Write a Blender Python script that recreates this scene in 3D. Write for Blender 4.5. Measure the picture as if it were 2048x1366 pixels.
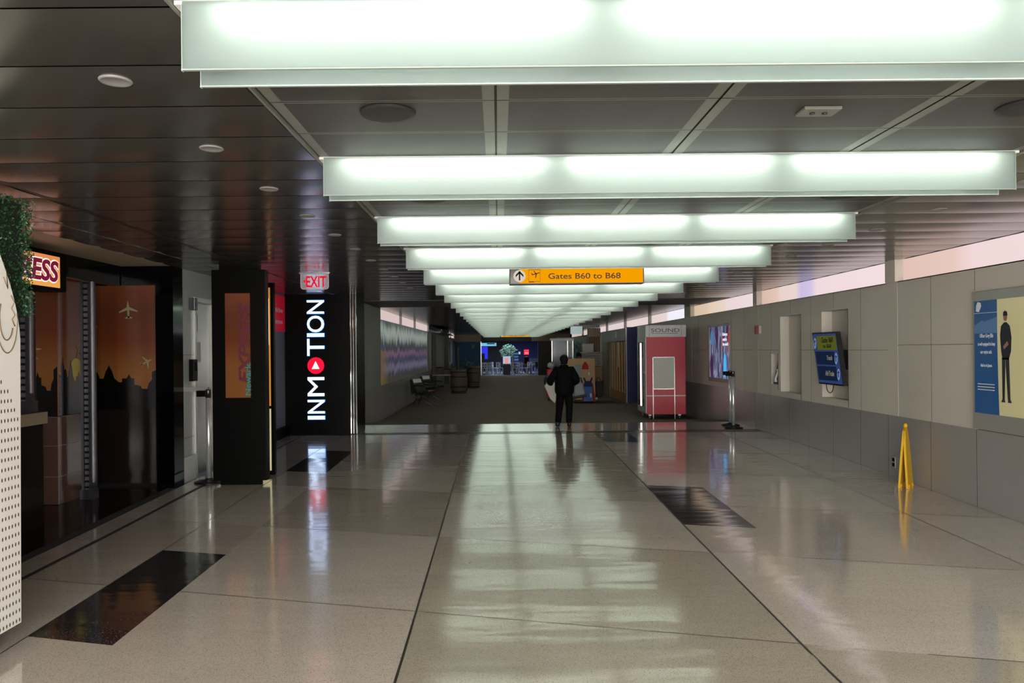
import bpy, math, random
from mathutils import Vector, Matrix
random.seed(7)
for o in list(bpy.data.objects): bpy.data.objects.remove(o)
S = bpy.context.scene
col = S.collection
PI = math.pi

# ------------------------------------------------------------------ camera
cam_d = bpy.data.cameras.new('camera'); cam = bpy.data.objects.new('camera', cam_d); col.objects.link(cam)
cam.location = (0, 0, 1.65)
cam.rotation_mode = 'QUATERNION'
cam.rotation_quaternion = (Matrix.Rotation(math.radians(90), 4, 'X') @ Matrix.Rotation(-0.0095, 4, 'Z')).to_quaternion()
cam_d.sensor_width = 36.0; cam_d.lens = 36.0 * 1500 / 2048
cam_d.shift_x = 28 / 2048; cam_d.shift_y = 17 / 2048
cam_d.clip_end = 200; cam_d.clip_start = .05
S.camera = cam
# ------------------------------------------------------------------ world, exposure
W = bpy.data.worlds.new('world'); S.world = W; W.use_nodes = True
W.node_tree.nodes['Background'].inputs[0].default_value = (.5, .55, .6, 1)
W.node_tree.nodes['Background'].inputs[1].default_value = .05
S.view_settings.view_transform = 'Standard'; S.view_settings.look = 'None'
S.view_settings.exposure = 0.5; S.view_settings.gamma = 1.0
TUBE = 31.0        # emission of the fluorescent tubes in the hall's fixtures
PANE = 0.76         # brightness of the dawn-lit clerestory glass
def area(name, loc, size, energy, colr, rot=(0, 0, 0), sy=None):
    d = bpy.data.lights.new(name, 'AREA'); d.energy = energy; d.color = colr; d.shape = 'RECTANGLE'
    d.size = size; d.size_y = sy or size
    o = bpy.data.objects.new(name, d); col.objects.link(o); o.location = loc; o.rotation_euler = rot
    return o
area('rear_fill', (.5, -3.9, 1.5), 8.0, 1000, (1.0, .95, .90), (math.radians(90), 0, 0), sy=2.3)  # unseen fill lamp added behind the camera to brighten wall and floor
area('food_court_ceiling_lamp', (0.9, 61.0, 2.55), 4.0, 230, (.70, .80, 1.0), sy=3.0)

# ------------------------------------------------------------------ helpers
def lin(h):
    h = h.lstrip('#'); r = []
    for i in (0, 2, 4):
        c = int(h[i:i+2], 16) / 255; r.append(c/12.92 if c <= .04045 else ((c+.055)/1.055)**2.4)
    return (r[0], r[1], r[2], 1)
MATS = {}
def mat(name, c, rough=.5, metal=0, emit=None, es=0, bump=0, bscale=40, var=0, vscale=8, spec=.5, coat=0, bvec=None, aniso=0):
    if name in MATS: return MATS[name]
    m = bpy.data.materials.new(name); m.use_nodes = True; nt = m.node_tree; n = nt.nodes; l = nt.links
    b = n['Principled BSDF']; cc = lin(c)
    b.inputs['Base Color'].default_value = cc; b.inputs['Roughness'].default_value = rough
    b.inputs['Metallic'].default_value = metal; b.inputs['Specular IOR Level'].default_value = spec
    if coat: b.inputs['Coat Weight'].default_value = coat; b.inputs['Coat Roughness'].default_value = .09
    if emit: b.inputs['Emission Color'].default_value = lin(emit); b.inputs['Emission Strength'].default_value = es
    tc = n.new('ShaderNodeTexCoord'); mp = n.new('ShaderNodeMapping'); l.new(tc.outputs['Object'], mp.inputs[0])
    if bvec: mp.inputs['Scale'].default_value = bvec
    if var:
        ns = n.new('ShaderNodeTexNoise'); ns.inputs['Scale'].default_value = vscale; ns.inputs['Detail'].default_value = 5
        l.new(mp.outputs[0], ns.inputs[0])
        mx = n.new('ShaderNodeMix'); mx.data_type = 'RGBA'
        mx.inputs[6].default_value = tuple(x*(1-var) for x in cc[:3]) + (1,)
        mx.inputs[7].default_value = tuple(min(1, x*(1+var)) for x in cc[:3]) + (1,)
        l.new(ns.outputs[0], mx.inputs[0]); l.new(mx.outputs[2], b.inputs['Base Color'])
    if bump:
        ns = n.new('ShaderNodeTexNoise'); ns.inputs['Scale'].default_value = bscale; ns.inputs['Detail'].default_value = 3
        l.new(mp.outputs[0], ns.inputs[0])
        bp = n.new('ShaderNodeBump'); bp.inputs['Strength'].default_value = 1; bp.inputs['Distance'].default_value = bump
        l.new(ns.outputs[0], bp.inputs['Height']); l.new(bp.outputs[0], b.inputs['Normal'])
    MATS[name] = m; return m
def emis(name, c, s):
    if name in MATS: return MATS[name]
    m = bpy.data.materials.new(name); m.use_nodes = True; nt = m.node_tree
    nt.nodes.remove(nt.nodes['Principled BSDF'])
    e = nt.nodes.new('ShaderNodeEmission'); e.inputs[0].default_value = lin(c); e.inputs[1].default_value = s
    nt.links.new(e.outputs[0], nt.nodes['Material Output'].inputs[0]); MATS[name] = m; return m

class MB:
    def __init__(s): s.v = []; s.f = []; s.m = []; s.sm = []
    def add(s, vs, fs, mi=0, smooth=False):
        b = len(s.v); s.v += [Vector(p) for p in vs]
        for f in fs: s.f.append([b+i for i in f]); s.m.append(mi); s.sm.append(smooth)
        return s
    def box(s, x0, x1, y0, y1, z0, z1, mi=0):
        if x0 > x1: x0, x1 = x1, x0
        if y0 > y1: y0, y1 = y1, y0
        vs = [(x0,y0,z0),(x1,y0,z0),(x1,y1,z0),(x0,y1,z0),(x0,y0,z1),(x1,y0,z1),(x1,y1,z1),(x0,y1,z1)]
        return s.add(vs, [(0,3,2,1),(4,5,6,7),(0,1,5,4),(1,2,6,5),(2,3,7,6),(3,0,4,7)], mi)
    def xf(s, M, start=0):
        for i in range(start, len(s.v)): s.v[i] = M @ s.v[i]
        return s
    def prism(s, pts, M, d, mi=0):          # pts in local xy, thickness d along local z, matrix M
        n = len(pts)
        vs = [M @ Vector((p[0], p[1], d)) for p in pts] + [M @ Vector((p[0], p[1], 0)) for p in pts]
        fs = [tuple(range(n)), tuple(range(2*n-1, n-1, -1))] + [(i, n+i, n+(i+1) % n, (i+1) % n) for i in range(n)]
        return s.add(vs, fs, mi)
    def tube(s, pts, r, seg=10, mi=0, caps=True, smooth=True):
        pts = [Vector(p) for p in pts]; rs = r if isinstance(r, (list, tuple)) else [r]*len(pts); rings = []; vs = []
        prev = None
        for i, p in enumerate(pts):
            t = (pts[min(i+1, len(pts)-1)] - pts[max(i-1, 0)]).normalized()
            if prev is None: a = t.orthogonal().normalized()
            else: a = (prev - t*prev.dot(t)).normalized()
            prev = a; b = t.cross(a)
            for k in range(seg):
                th = 2*PI*k/seg; vs.append(p + (a*math.cos(th) + b*math.sin(th))*rs[i])
        fs = [(i*seg+k, i*seg+(k+1) % seg, (i+1)*seg+(k+1) % seg, (i+1)*seg+k) for i in range(len(pts)-1) for k in range(seg)]
        s.add(vs, fs, mi, smooth)
        if caps:
            b = len(s.v)-len(vs); n = len(pts)
            s.f.append([b+k for k in range(seg)][::-1]); s.m.append(mi); s.sm.append(False)
            s.f.append([b+(n-1)*seg+k for k in range(seg)]); s.m.append(mi); s.sm.append(False)
        return s
    def lathe(s, prof, c, seg=24, mi=0, smooth=True, sx=1, sy=1):  # prof list of (r,z)
        n = len(prof); vs = []
        for r, z in prof:
            for k in range(seg):
                th = 2*PI*k/seg; vs.append((c[0]+r*math.cos(th)*sx, c[1]+r*math.sin(th)*sy, c[2]+z))
        fs = [(i*seg+k, i*seg+(k+1) % seg, (i+1)*seg+(k+1) % seg, (i+1)*seg+k) for i in range(n-1) for k in range(seg)]
        fs += [tuple(range(seg))[::-1], tuple((n-1)*seg+k for k in range(seg))]
        return s.add(vs, fs, mi, smooth)
    def ball(s, c, r, mi=0, seg=16, rings=10, sc=(1,1,1)):
        vs = []; fs = []
        for i in range(rings+1):
            ph = PI*i/rings
            for k in range(seg):
                th = 2*PI*k/seg
                vs.append((c[0]+r*sc[0]*math.sin(ph)*math.cos(th), c[1]+r*sc[1]*math.sin(ph)*math.sin(th), c[2]+r*sc[2]*math.cos(ph)))
        for i in range(rings):
            for k in range(seg): fs.append((i*seg+k, (i+1)*seg+k, (i+1)*seg+(k+1) % seg, i*seg+(k+1) % seg))
        return s.add(vs, fs, mi, True)
    def build(s, name, mats, parent=None, bevel=0, label=None, loc=None, kind=None):
        off = Vector((0, 0, 0))
        if parent is None:
            if loc is None:
                xs = [v.x for v in s.v]; ys = [v.y for v in s.v]; zs = [v.z for v in s.v]
                off = Vector(((min(xs)+max(xs))/2, (min(ys)+max(ys))/2, min(zs)))
            else: off = Vector(loc)
        else:
            p = parent
            while p is not None: off += p.location; p = p.parent
        me = bpy.data.meshes.new(name); me.from_pydata([v-off for v in s.v], [], s.f)
        for m in (mats if isinstance(mats, (list, tuple)) else [mats]): me.materials.append(m)
        for p, mi, sm in zip(me.polygons, s.m, s.sm): p.material_index = mi; p.use_smooth = sm
        me.update()
        o = bpy.data.objects.new(name, me); col.objects.link(o)
        if parent is None: o.location = off
        else: o.parent = parent
        if bevel:
            b = o.modifiers.new('bevel', 'BEVEL'); b.width = bevel; b.segments = 2; b.limit_method = 'ANGLE'
        if label: o['label'] = label
        if kind: o['kind'] = kind
        return o
def thing(name, label, cat, loc, group=None):
    o = bpy.data.objects.new(name, None); col.objects.link(o); o.location = loc; o.empty_display_size = .1
    return tag(o, label, cat, group)
def tag(o, label, cat, group=None):
    o['label'] = label; o['category'] = cat
    if group: o['group'] = group
    return o
def struct(o): o['kind'] = 'structure'; return o
def kids(o): return [c for c in o.children]
def copy_tree(o, parent=None):
    c = o.copy(); col.objects.link(c)
    c.parent = parent
    for ch in kids(o): copy_tree(ch, c)
    return c
FR = lambda x, y, z: Matrix(((1,0,0,x),(0,0,-1,y),(0,1,0,z),(0,0,0,1)))       # faces the camera (-Y); local x=+X, y=+Z, z=-Y
RW = lambda x, y, z: Matrix(((0,0,-1,x),(-1,0,0,y),(0,1,0,z),(0,0,0,1)))      # faces -X (right wall); local x=-Y
LW = lambda x, y, z: Matrix(((0,0,1,x),(1,0,0,y),(0,1,0,z),(0,0,0,1)))        # faces +X (left wall); local x=+Y
UP = lambda x, y, z: Matrix(((0,-1,0,x),(0,0,-1,y),(1,0,0,z),(0,0,0,1)))      # faces camera, text reads upward
def glyphs(body, w, h, bold=0.0, shear=0.0, depth=.004):
    c = bpy.data.curves.new('text', 'FONT'); c.body = body; c.size = 1; c.offset = bold; c.shear = shear; c.extrude = .01; c.resolution_u = 4
    o = bpy.data.objects.new('text', c); col.objects.link(o); bpy.context.view_layer.update()
    me = o.evaluated_get(bpy.context.evaluated_depsgraph_get()).to_mesh()
    vs = [v.co.copy() for v in me.vertices]; fs = [tuple(p.vertices) for p in me.polygons]
    o.evaluated_get(bpy.context.evaluated_depsgraph_get()).to_mesh_clear()
    bpy.data.objects.remove(o); bpy.data.curves.remove(c)
    x0 = min(v.x for v in vs); x1 = max(v.x for v in vs); y0 = min(v.y for v in vs); y1 = max(v.y for v in vs)
    for v in vs: v.x = (v.x-x0)/(x1-x0)*w; v.y = (v.y-y0)/(y1-y0)*h; v.z = depth if v.z > 0 else 0
    return vs, fs
def text(mb, body, w, h, M, mi=0, **k):
    vs, fs = glyphs(body, w, h, **k); return mb.add([M @ v for v in vs], fs, mi)
def disc(r, n=28, cx=0, cy=0, sx=1, sy=1): return [(cx+r*sx*math.cos(2*PI*k/n), cy+r*sy*math.sin(2*PI*k/n)) for k in range(n)]
def skin(verts, edges, radii, sub=2):
    me = bpy.data.meshes.new('skin'); me.from_pydata(verts, edges, [])
    o = bpy.data.objects.new('skin', me); col.objects.link(o)
    m = o.modifiers.new('skin', 'SKIN'); m.use_smooth_shade = True
    me.skin_vertices[0].data[0].use_root = True
    for i, r in enumerate(radii): me.skin_vertices[0].data[i].radius = r if isinstance(r, tuple) else (r, r)
    ss = o.modifiers.new('sub', 'SUBSURF'); ss.levels = sub; ss.render_levels = sub
    bpy.context.view_layer.update(); dg = bpy.context.evaluated_depsgraph_get()
    e = o.evaluated_get(dg).to_mesh(); vs = [v.co.copy() for v in e.vertices]; fs = [tuple(p.vertices) for p in e.polygons]
    o.evaluated_get(dg).to_mesh_clear(); bpy.data.objects.remove(o)
    return vs, fs
ORD = ['nearest', 'second', 'third', 'fourth', 'fifth', 'sixth', 'seventh', 'eighth', 'ninth', 'tenth', 'eleventh', 'twelfth', 'thirteenth', 'fourteenth', 'fifteenth', 'sixteenth', 'seventeenth', 'eighteenth', 'nineteenth', 'twentieth', 'twenty-first', 'twenty-second', 'twenty-third', 'twenty-fourth', 'twenty-fifth', 'twenty-sixth', 'twenty-seventh', 'twenty-eighth']

# ------------------------------------------------------------------ materials
def terrazzo(name, base, spots, dark=False, rough=.13):
    m = bpy.data.materials.new(name); m.use_nodes = True; nt = m.node_tree; n = nt.nodes; l = nt.links; b = n['Principled BSDF']
    tc = n.new('ShaderNodeTexCoord')
    v = n.new('ShaderNodeTexVoronoi'); v.inputs['Scale'].default_value = 230; l.new(tc.outputs['Object'], v.inputs[0])
    r = n.new('ShaderNodeValToRGB'); r.color_ramp.interpolation = 'CONSTANT'
    e = r.color_ramp.elements; e[0].color = lin(base); e[1].position = .72; e[1].color = lin(spots[0])
    x = e.new(.86); x.color = lin(spots[1]); x = e.new(.94); x.color = lin(spots[2])
    sp = n.new('ShaderNodeSeparateColor'); l.new(v.outputs['Color'], sp.inputs[0]); l.new(sp.outputs[0], r.inputs[0])
    ns = n.new('ShaderNodeTexNoise'); ns.inputs['Scale'].default_value = 1.3; ns.inputs['Detail'].default_value = 4; l.new(tc.outputs['Object'], ns.inputs[0])
    mr = n.new('ShaderNodeMapRange'); mr.inputs[3].default_value = .9; mr.inputs[4].default_value = 1.1; l.new(ns.outputs[0], mr.inputs[0])
    mx = n.new('ShaderNodeVectorMath'); mx.operation = 'SCALE'; l.new(r.outputs[0], mx.inputs[0]); l.new(mr.outputs[0], mx.inputs['Scale'])
    l.new(mx.outputs[0], b.inputs['Base Color'])
    b.inputs['Roughness'].default_value = rough; b.inputs['IOR'].default_value = 1.52
    b.inputs['Coat Weight'].default_value = 1; b.inputs['Coat IOR'].default_value = 1.65; b.inputs['Coat Roughness'].default_value = .09
    mp = n.new('ShaderNodeMapping'); mp.inputs['Scale'].default_value = (.22, 1.25, 1); l.new(tc.outputs['Object'], mp.inputs[0])
    n2 = n.new('ShaderNodeTexNoise'); n2.inputs['Scale'].default_value = 3.2; n2.inputs['Detail'].default_value = 2; l.new(mp.outputs[0], n2.inputs[0])
    bp = n.new('ShaderNodeBump'); bp.inputs['Distance'].default_value = .0034; bp.inputs['Strength'].default_value = 1
    l.new(n2.outputs[0], bp.inputs['Height']); l.new(bp.outputs[0], b.inputs['Normal']); l.new(bp.outputs[0], b.inputs['Coat Normal'])
    return m
T_light = terrazzo('terrazzo_pale', '#d5cbbe', ['#bbb1a4', '#d6cdc1', '#a0978b'])
T_olive = terrazzo('terrazzo_olive', '#beb5a4', ['#a69d8f', '#c0b7a8', '#8f877a'])
T_rose = terrazzo('terrazzo_rose', '#cbbfb3', ['#b2a69b', '#cdc3b8', '#978c81'])
T_black = terrazzo('terrazzo_black', '#2b2a2c', ['#1b1a1b', '#3c3b3d', '#7d7a78'], rough=.1)
JOINT = mat('joint_strip', '#55524d', .35, .6)
JOINTD = mat('joint_dark', '#3c3935', .5)
CARPET = mat('carpet', '#5a5246', .95, var=.5, vscale=5, bump=.006, bscale=60, bvec=(.3, 1.0, 1))
WALLP = mat('wall_panel', '#c6c0b4', .42, var=.07, vscale=1.2, bump=.0006, bscale=60)
WALLJ = mat('wall_joint', '#4a4742', .8)
GRAN = mat('granite_grey', '#918f8c', .22, var=.3, vscale=140, bump=.0004, bscale=20)
GRANJ = mat('granite_joint', '#39383a', .6)
SIDEC = mat('ceiling_metal', '#56544f', .20, .5, bump=.0005, bscale=3, bvec=(.4, 1, 1))
SIDEG = mat('ceiling_groove', '#1d1c1b', .6)
CENC = mat('ceiling_perforated', '#413f3e', .55, 0, bump=.0006, bscale=300)
CENB = mat('ceiling_border', '#70716b', .5)
MATTE_BAND = mat('ceiling_band', '#4b4c4e', .6)
WHITE = mat('white_paint', '#c9c9c2', .5)
STEEL = mat('brushed_steel', '#b4b3b0', .28, 1)
CHROME = mat('chrome', '#d6d8da', .08, 1); POSTM = mat('satin_post', '#dcdee0', .3, .7)
DSTEEL = mat('dark_steel', '#4c4c4d', .35, .8)
BLACKG = mat('black_gloss', '#040405', .08, spec=.22)
BLACKM = mat('black_matte', '#040404', .45, spec=.08)
DARKG = mat('dark_granite', '#1c1614', .12, var=.4, vscale=90)
GREYP = mat('grey_paint', '#a6a6a3', .5, var=.04, vscale=2)
WOOD = mat('light_wood', '#a5814f', .5, var=.2, vscale=6, bvec=(1, 1, .15))
WOOD2 = mat('amber_wood', '#8a6533', .5, var=.25, vscale=6, bvec=(1, 1, .15))
BARR = mat('barrel_wood', '#4a3f33', .7, var=.35, vscale=7, bvec=(4, 4, .5))
HOOP = mat('barrel_hoop', '#2f2c29', .5, .6)

def glass_panel():
    m = bpy.data.materials.new('frosted_panel'); m.use_nodes = True; nt = m.node_tree; n = nt.nodes; l = nt.links
    n.remove(n['Principled BSDF'])
    d = n.new('ShaderNodeBsdfDiffuse'); d.inputs[0].default_value = (.44, .53, .52, 1)
    t = n.new('ShaderNodeBsdfTranslucent'); t.inputs[0].default_value = (.54, .60, .578, 1)
    g = n.new('ShaderNodeBsdfGlossy'); g.inputs[1].default_value = .3
    a = n.new('ShaderNodeMixShader'); a.inputs[0].default_value = .80; l.new(d.outputs[0], a.inputs[1]); l.new(t.outputs[0], a.inputs[2])
    b = n.new('ShaderNodeMixShader'); b.inputs[0].default_value = .04; l.new(a.outputs[0], b.inputs[1]); l.new(g.outputs[0], b.inputs[2])
    l.new(b.outputs[0], n['Material Output'].inputs[0]); return m
FROST = glass_panel()
TUBEM = emis('fluorescent_tube', '#fffbf0', TUBE)

# ------------------------------------------------------------------ floor
PROF = [(-5,-.19),(4.5,-.186),(6,-.16),(7.5,-.135),(9.5,-.085),(12,-.035),(14,-.006),(14.8,0),(16.9,0),(17.6,-.03),(18.4,-.11),(19.2,-.18),(20,-.2),(90,-.2)]
def fz(Y):
    for (a, b), (c, d) in zip(PROF, PROF[1:]):
        if a <= Y <= c: return b+(d-b)*(Y-a)/(c-a)
    return -.2
XR = 5.245; XL = -3.12; ZC = 2.80; ZS = 2.5; ZW = .73
YS = 14.8
K = .25
def slab(mb, x0, x1, s0, s1, mi, n=5, dz=0):
    vs = []
    for i in range(n+1):
        s = s0+(s1-s0)*i/n
        for x in (x0, x1):
            y = min(max(s-K*x, -4), YS-.06); vs.append((x, y, fz(y)+dz))
    mb.add(vs, [(2*i, 2*i+1, 2*i+3, 2*i+2) for i in range(n)], mi, True)
fl = MB(); s0 = 1.17; P = 1.965
lanes = [(-4.13,-3.89),(-3.83,-3.07),(-3.07,-2.44),(-2.44,-.589),(-.589,1.857),(1.857,2.54),(2.54,4.3),(4.3,XR)]
tone = {0:[2,0,2,0,2], 1:[2,0,1,2,0], 2:[2,0,1,2,0], 3:[0,1,0,2,0], 4:[0,0,1,1,0,1,1], 5:[2,0,2,0,1,0], 6:[2,0,2,0,1,0], 7:[0,2,0,2,1,0]}
for li, (a, b) in enumerate(lanes):
    for k in range(-4, 10):
        t = tone[li][(k+3) % len(tone[li])] if li != 4 else [0,0,0,0,0,1,1,0,1,1,1,1,1,1][k+4]
        lo, hi = s0+P*k, s0+P*(k+1)
        cuts = [(lo, hi, t)]
        if li in (2, 5):
            cuts = []
            pats = [(4.1, 6.07), (10.0, 11.97), (-1.8, .17)] if li == 2 else [(8.05, 10.0), (13.95, 15.9), (2.15, 4.1)]
            edges = sorted({lo, hi} | {e for p in pats for e in p if lo < e < hi})
            for e0, e1 in zip(edges, edges[1:]):
                mid = (e0+e1)/2; blk = any(p[0] <= mid <= p[1] for p in pats)
                cuts.append((e0, e1, 3 if blk else t))
        for c in cuts: slab(fl, a, b, c[0], c[1], c[2])
        if not (li == 2 and k in (1, 4)) :
            if li in (3, 4, 6, 7, 1, 0): slab(fl, a, b, lo-.004, lo+.004, 5, 1, .0007)
def strip(mb, xc, w, y0, y1, mi, dz=.0008, n=40):
    vs = []
    for i in range(n+1):
        y = y0+(y1-y0)*i/n; vs += [(xc-w, y, fz(y)+dz), (xc+w, y, fz(y)+dz)]
    mb.add(vs, [(2*i, 2*i+1, 2*i+3, 2*i+2) for i in range(n)], mi, True)
for x in (-.589, 1.857): strip(fl, x, .008, -4, YS-.06, 5)
for x in (-3.07, 4.3): strip(fl, x, .0045, -4, YS-.06, 5)
strip(fl, -3.86, .03, -4, YS-.06, 4, -.003)
strip(fl, XR-.01, .008, -4, YS-.06, 5)
# seam and polished strip before the carpet
def quadstrip(mb, x0, x1, ys, mi):
    vs = []
    for y in ys: vs += [(x0, y, fz(y)), (x1, y, fz(y))]
    mb.add(vs, [(2*i, 2*i+1, 2*i+3, 2*i+2) for i in range(len(ys)-1)], mi, True)
quadstrip(fl, -4.13, XR, [YS-.06, YS+.02], 5)
quadstrip(fl, -4.13, XR, [YS+.02, YS+.30], 6)
quadstrip(fl, -4.13, XR, [YS+.30, YS+.36], 5)
quadstrip(fl, -4.13, XR, [YS+.36, 16.75], 2)
struct(fl.build('floor', [T_light, T_olive, T_rose, T_black, JOINTD, JOINT, mat('seam_plate', '#6b6661', .25, .7)], loc=(0, 0, 0)))
fc = MB(); quadstrip(fc, XL-.1, XR+.05, [16.75, 16.9, 17.2, 17.6, 18, 18.4, 18.8, 19.2, 19.6, 20, 30, 40, 55], 0)
struct(fc.build('floor', CARPET, loc=(0, 0, 0)))
ff = MB(); quadstrip(ff, -6, 9, [55, 67], 0)
struct(ff.build('floor', mat('food_court_tile', '#787c88', .25, var=.1, vscale=3), loc=(0, 0, 0)))
fs_ = MB()
for i in range(16):
    y0 = -4+i*.85; y1 = y0+.85
    fs_.add([(-8, y0, fz(y0)), (-4.25, y0, fz(y0)), (-4.25, y1, fz(y1)), (-8, y1, fz(y1))], [(0, 1, 2, 3)], 0, True)
    fs_.add([(-4.25, y0, fz(y0)+.006), (-4.13, y0, fz(y0)+.002), (-4.13, y1, fz(y1)+.002), (-4.25, y1, fz(y1)+.006)], [(0, 1, 2, 3)], 1)
struct(fs_.build('floor', [DARKG, GRANJ], loc=(0, 0, 0)))

# ------------------------------------------------------------------ ceiling
ce = MB()
def plank(mb, x0, x1, y0, y1, z, bow, mi, n=6):
    vs = []; g = .006
    for i in range(n+1):
        t = i/n; y = y0+g+(y1-y0-2*g)*t; dz = -bow*4*t*(1-t)
        vs += [(x0, y, z+dz), (x1, y, z+dz)]
    mb.add(vs, [(2*i, 2*i+2, 2*i+3, 2*i+1) for i in range(n)], mi, True)
y = 2.47-.5*13
while y < 55:
    if not (16.9 < y < 19.3):
        xl = -4.25 if y < 14.5 else XL-.15
        if y < 14.5: plank(ce, xl, -3.83, y, y+.5, ZC-.01, .006, 0)
        if y < 14.5: plank(ce, -3.815, -3.30, y, y+.5, ZC-.01, .006, 0)
        plank(ce, -3.235 if y < 14.5 else xl, -1.07, y, y+.5, ZC-.01, .006, 0)
        plank(ce, 3.13, XR+.02, y, y+.5, ZC-.01, .006, 0)
    y += .5
ce.box(-8, XR+.02, -4.1, 14.8, ZC+.01, ZC+.03, 1)
ce.box(XL-.15, XR+.02, 14.8, 55, ZC+.01, ZC+.03, 1)
ce.box(XL-.15, -1.1, 17.0, 19.45, ZC-.02, ZC, 4); ce.box(3.15, XR+.02, 17.0, 19.45, ZC-.02, ZC, 4)
ce.box(XL-.15, -1.22, 54.8, 55, 2.27, ZC, 5); ce.box(2.45, XR+.02, 54.8, 55, 2.27, ZC, 5); ce.box(-1.22, 2.45, 54.85, 55, 2.27, ZC, 1)
# centre field: perforated trays with pale borders
zc = ZC+.005
xs = [-1.05, 0, 1.04, 2.09, 3.12]
y = 2.47-.5*13
while y < 54.8:
    ya, yb = y+.004, y+.496
    for a, b in zip(xs, xs[1:]):
        a += .006; b -= .006
        w = .055; h = .012
        for (p, q, r, s_, mi) in ((a, a+w, ya, yb, 3), (b-w, b, ya, yb, 3), (a+w, b-w, ya, ya+h, 3), (a+w, b-w, yb-h, yb, 3), (a+w, b-w, ya+h, yb-h, 2)):
            ce.add([(p, r, zc), (p, s_, zc), (q, s_, zc), (q, r, zc)], [(0, 1, 2, 3)], mi)
    y += .5
for x in (-1.06, 3.125): ce.box(x-.006, x+.006, -4, 55, ZC-.014, ZC+.01, 3)
# slot vents along the left side
ce.box(-3.31, -3.225, -4, 14.8, ZC-.011, ZC, 0)
for i in range(4): ce.box(-3.300+i*.02, -3.294+i*.02, -4, 14.8, ZC-.012, ZC-.001, 1)
ce.box(-3.83, -3.815, -4, 9.8, ZC-.016, ZC-.008, 3)
struct(ce.build('ceiling', [SIDEC, SIDEG, CENC, CENB, MATTE_BAND, mat('tan_fascia', '#867a6a', .6)], loc=(0, 0, ZC)))

# ------------------------------------------------------------------ right wall with niches
def holed(mb, plane, ys, zs, holes, fixed, mi=0, flip=False):
    for y0, y1 in zip(ys, ys[1:]):
        for z0, z1 in zip(zs, zs[1:]):
            ym = (y0+y1)/2; zm = (z0+z1)/2
            if any(h[0] < ym < h[1] and h[2] < zm < h[3] for h in holes): continue
            q = [(fixed, y0, z0), (fixed, y1, z0), (fixed, y1, z1), (fixed, y0, z1)]
            mb.add(q, [(0, 1, 2, 3)] if not flip else [(3, 2, 1, 0)], mi)
niches = [(12.99, 13.93, .83, 2.22, .16), (11.24, 12.15, .84, 2.22, .17), (14.05, 14.40, .95, 1.53, .13), (16.90, 18.65, .84, 2.22, .05)]
wr = MB()
ysx = sorted({-4, 55} | {n[0] for n in niches} | {n[1] for n in niches}); zsx = sorted({ZW, ZS} | {n[2] for n in niches} | {n[3] for n in niches})
holed(wr, 'x', ysx, zsx, niches, XR, 0, True)
for y0, y1, z0, z1, d in niches:
    wr.add([(XR, y0, z0), (XR+d, y0, z0), (XR+d, y1, z0), (XR, y1, z0)], [(0, 1, 2, 3)], 0)
    wr.add([(XR, y0, z1), (XR+d, y0, z1), (XR+d, y1, z1), (XR, y1, z1)], [(3, 2, 1, 0)], 2)
    wr.add([(XR, y0, z0), (XR+d, y0, z0), (XR+d, y0, z1), (XR, y0, z1)], [(0, 1, 2, 3)], 0)
    wr.add([(XR, y1, z0), (XR+d, y1, z0), (XR+d, y1, z1), (XR, y1, z1)], [(0, 3, 2, 1)], 0)
    wr.add([(XR+d, y0, z0), (XR+d, y1, z0), (XR+d, y1, z1), (XR+d, y0, z1)], [(3, 2, 1, 0)], 0)
    e = .004
    wr.box(XR-e, XR, y0-.012, y0-.004, z0-.1, z1+.02, 1); wr.box(XR-.006, XR+.01, y0, y1, z1, z1+.03, 2)
def vj(y, z0, z1): wr.box(XR-.0012, XR+.01, y-.003, y+.003, z0, z1, 1)
def hj(z, y0, y1): wr.box(XR-.0012, XR+.01, y0, y1, z-.003, z+.003, 1)
for y in (10.84, 11.71, 12.57, 13.45): vj(y, 2.26, ZS)
for y in (10.84, 12.57): vj(y, ZW, 2.26 if y < 12 else 2.26)
vj(14.39, 1.6, ZS); vj(14.45, ZW, 1.6)
for y in (9.08, 8.24, 7.38, 6.5, 5.6): vj(y, ZW, ZS) if y != 8.24 else vj(y, 2.25, ZS)
for y in (15.97, 16.83, 19.6, 22, 24.5): vj(y, ZW, ZS)
hj(1.665, 8.24, 9.85); hj(1.6, 10.09, 11.2); hj(1.6, 12.17, 12.97); hj(1.6, 13.95, 15.1); hj(1.6, 15.3, 16.88); hj(1.6, 18.7, 20.3); hj(.7345, 5.5, 8.2)
wr.box(XR, XR+.2, -4, 55, ZS-.012, ZS, 2)
struct(wr.build('wall_right', [WALLP, WALLJ, WHITE], loc=(XR, 10, 0)))
wa = MB()
wa.box(XR-.014, XR+.1, -4, 16.8, -.25, ZW, 0); wa.box(XR-.014, XR+.1, 16.8, 55, -.3, ZW, 0)
for y in (5.6, 6.5, 7.38, 8.21, 9.08, 10.07, 10.84, 11.73, 12.66, 13.5, 14.4, 15.3): wa.box(XR-.0152, XR, y-.003, y+.003, -.22, ZW, 1)
struct(wa.build('baseboard_right', [GRAN, GRANJ], loc=(XR, 10, 0)))
# pilasters / window posts
pl = [(9.84, 10.09), (15.10, 15.32), (20.3, 20.95)]
for a, b in pl: struct(MB().box(XR-.002, XR+.12, a, b, ZW, ZS, 0).box(XR-.03, XR+.12, a, b, ZS, ZC, 0).build('trim_right', WALLP))
for y in (4.85, 26, 31, 36.2, 41.4, 46.6): struct(MB().box(XR-.02, XR+.1, y-.05, y+.05, ZS, ZC, 0).build('trim_right', GREYP))
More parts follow.
